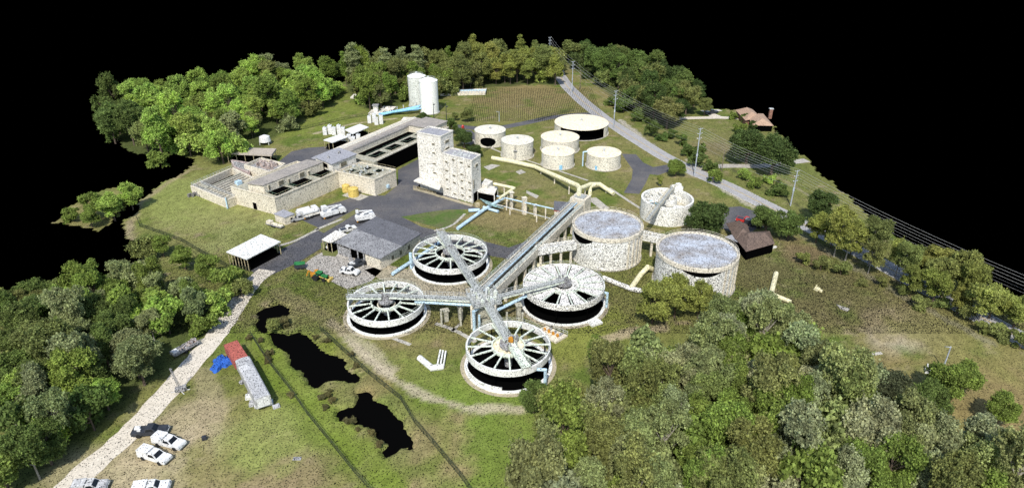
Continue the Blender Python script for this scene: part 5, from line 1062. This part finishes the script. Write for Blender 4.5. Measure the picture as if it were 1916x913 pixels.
forest(F_TC,0,8.6,[('broad',6,1.3),('pine',1,.95),('shrub',4,2.8)],c_tc,lambda k,px,py,u:'%s %s in the tree belt, %s'%(u,WD[k],'right of the silos' if px>810 else 'left of the silos'),'trees of the far belt behind the silos',hs_=(1.05,1.5))
def c_tr(px,py):
    r=random.random(); return (GD,'dark green') if r<.35 else ((G2,'mid green') if r<.75 else (GO,'olive'))
forest(F_TR,5,9.6,[('broad',5,1.4),('shrub',2,2.4)],c_tr,lambda k,px,py,u:'%s %s in the wood beyond the road, %s'%(u,WD[k],'at its left end' if px<1170 else 'at its right end'),'trees of the wood beyond the road')
def c_lr(px,py):
    r=random.random()
    if px<1110 and py<790: return (GO,'olive') if r<.7 else (G1,'mid green')
    if r<.4: return (.205,.232,.09),"soft green"
    if r<.65: return GO,'olive'
    if r<.85: return (.25,.275,.14),'pale grey green'
    return G1,'mid green'
forest(F_LR,9,5.8,[('broad',6,1.15),('open',2,1.2),('shrub',2,2.6)],c_lr,lambda k,px,py,u:'%s %s in the lower right wood, %s'%(u,WD[k],'along its upper edge' if py<660 else ('near the clarifiers' if px<1150 else ('right part' if px>1500 else 'middle part'))),'trees of the big lower right wood',hs_=(1.1,1.6))
def c_rr(px,py):
    return (GY,'yellow green') if random.random()<.6 else (GO,'olive')
forest(F_RR,6,6.6,[('broad',3,.95),('open',2,1.0)],c_rr,lambda k,px,py,u:'%s %s in the row hiding the road at the right'%(u,WD[k]),'trees of the row along the right road')
# single trees, placed by where the crown sits (px,py at crown height), size and colour
S=[('oak',1325,402,1.35,GD,'big dark round oak right of the open round basin'),
('oak',1437,408,1.1,G2,'round green oak above the office car park, left of its pair'),('oak',1480,418,1.05,G2,'round green oak above the office car park, right of its pair'),
('oak',1266,311,.75,G1,'small round tree at the left side of the road opposite the power pole'),('shrub',1335,331,1.5,G1,'little round tree standing right at the road edge'),
('oak',1402,268,1.6,GD,'large dark tree on the lawn below the tan roofed house, left of its pair'),('oak',1450,285,1.7,GD,'large dark tree on the lawn below the tan roofed house, right of its pair'),
('broad',1538,380,1.15,GD,'solitary dark tree right of the rightmost power pole'),
('broad',1225,560,1.1,GY,'yellow green tree in front of the rightmost big tank, left of three'),('broad',1268,545,1.2,GY,'yellow green tree in front of the rightmost big tank, middle of three'),('broad',1312,552,1.05,GY,'yellow green tree in front of the rightmost big tank, right of three'),
('oak',868,256,.95,GD,'dark tree just right of the tall tower'),('broad',845,232,.8,G2,'green tree peeping over the tall tower'),('oak',875,212,.75,GO,'olive tree beyond the parking spur'),('broad',852,215,.45,GO,'small bush left of the olive tree beyond the parking spur'),
('shrub',885,283,1.6,GD,'dark low bush at the foot of the tower trees'),('shrub',790,222,1.6,GD,'dark bush at the foot of the smooth silo'),
('oak',625,130,1.3,G2,'dark round tree at the right end of the far left wood'),('pine',658,112,1.5,GG,'tall grey green pine on the skyline, left of a close pair'),('pine',683,112,1.1,GG,'slimmer grey green pine on the skyline, right of a close pair'),
('pine',722,120,1.4,GG,'tall grey green pine on the skyline left of the silos'),('pine',752,118,1.4,GG,'tall grey green pine on the skyline just left of the mottled silo'),('pine',781,115,1.45,GG,'grey green pine standing straight above the silos'),
('open',495,117,1.5,GG,'thin grey green tree sticking up from the far left wood'),('open',530,128,1.3,GG,'pale tree beside the thin grey green one on the far left skyline'),
('broad',1320,195,.9,GO,'olive tree at the right tip of the dark wood'),('shrub',1385,238,1.5,G1,'small bush on the lawn left of the house'),('shrub',1395,222,1.3,G2,'bush against the left wall of the house'),('shrub',1412,236,1.3,GD,'dark bush at the front corner of the house'),('shrub',1372,216,1.1,G1,'bush at the end of the driveway'),
('shrub',1440,333,1.2,GB,'bright low bush in the shrub line beyond the road, left end'),('shrub',1390,326,1.3,GB,'bright low bush nearest the side road junction'),('shrub',1415,342,1.3,G1,'green low bush in the middle of the shrub line beyond the road'),('shrub',1455,352,1.7,G2,'dark upright bush at the right end of the shrub line beyond the road'),
('open',1235,335,.4,GY,'tiny pale yellow tree above the open round basin'),
('broad',1000,735,.8,G2,'slim dark tree in front of the frontmost clarifier'),('pine',1115,650,.6,G1,'small thin tree standing on the lawn above the big wood'),
('oak',1610,680,.6,GD,'small dark round tree beside the sandy patch'),('oak',1655,720,1.1,(.07,.08,.04),'dull olive round tree by the gravel lane in the lower right'),('oak',1790,708,1.15,G1,'green round tree right of the little white equipment'),('oak',1735,745,.95,G2,'darker tree just left of the green round one near the white equipment'),('shrub',1655,800,1.2,GB,'bright yellow green bush at the gravel lane'),
('broad',1880,760,.8,G1,'leafy tree on the right grass slope'),
('broad',170,375,1.0,G1,'green tree on the small island at the left, left end'),('broad',205,378,1.05,GB,'green tree in the middle of the small island'),('broad',240,360,1.0,GB,'olive tree at the right end of the small island'),('broad',165,400,.75,G1,'low olive tree at the island\'s near shore'),('shrub',135,402,1.4,G1,'bush on the lime green tip of the island'),('shrub',220,392,1.6,GO,'bush hanging over the near shore of the island'),
('shrub',268,462,2.0,GO,'brownish bush at the corner of the shore below the big lawn'),('broad',300,455,.7,G1,'small tree inside the fence corner below the big lawn'),('broad',340,475,.8,G1,'small green tree between the wood and the big lawn, middle'),('broad',385,495,.85,G1,'small green tree between the wood and the big lawn, right'),('shrub',425,520,2.2,G1,'wide bush left of the start of the gravel road'),('shrub',450,540,1.5,GO,'scrubby bush close to the start of the gravel road'),
('shrub',405,560,2.0,GB,'bright bush beside the gravel road, upper'),('shrub',380,600,1.8,G1,'green bush beside the gravel road, middle'),
('shrub',300,300,2.2,G1,'bush at the shoreline behind the slab roofed shelter, left'),('broad',395,268,.9,GO,'pale olive tree leaning over the shore near the slab roofed shelter'),
('shrub',515,607,.9,GO,'olive reed clump between the first and second pond'),('shrub',530,600,.8,(.13,.12,.05),'brownish reed clump at the top of the second pond')]
HC={'oak':5.6,'broad':6.8,'open':7.6,'pine':10,'shrub':1.7}
for k,px,py,s,c,lab in S:
    x,y=P(px,py,HC[k]*s); tree(k,x,y,s,c,lab,sz=s)
r=random.Random(5)
for i in range(14):
    px=1110+i*14+r.uniform(-6,6); py=200+i*9+r.uniform(-14,4)
    x,y=P(px+35,py-12,3); tree('shrub',x,y,r.uniform(1.2,2.2),jit(G2),'roadside bush in the scrubby strip between the road and the dark wood','bushes along the far side of the road')
for i in range(26):
    u=r.random(); px,py=(L2((480,640),(560,740),u) if i<9 else (L2((600,735),(735,870),u) if i<20 else L2((560,598),(670,690),u))); x,y=P(px+r.uniform(-14,14),py+r.uniform(-8,8))
    tree('shrub',x,y,r.uniform(.25,.45),jit((.14,.13,.055)),'tuft of brown green reeds on the pond bank','reed tufts round the ponds')
for i in range(22):
    px=r.uniform(560,650)+i*2; py=250-(px-560)*.25+r.uniform(-5,8)
for i in range(34):
    px=1500+i*12.5; py=455+i*4.7+r.uniform(-12,16); x,y=P(px,py+20,2)
    if i%3==0: tree('shrub',x,y,r.uniform(.8,1.4),jit(GO),'low olive bush in the strip under the right hand tree row','bushes under the right hand tree row')
print('TREES',NT)
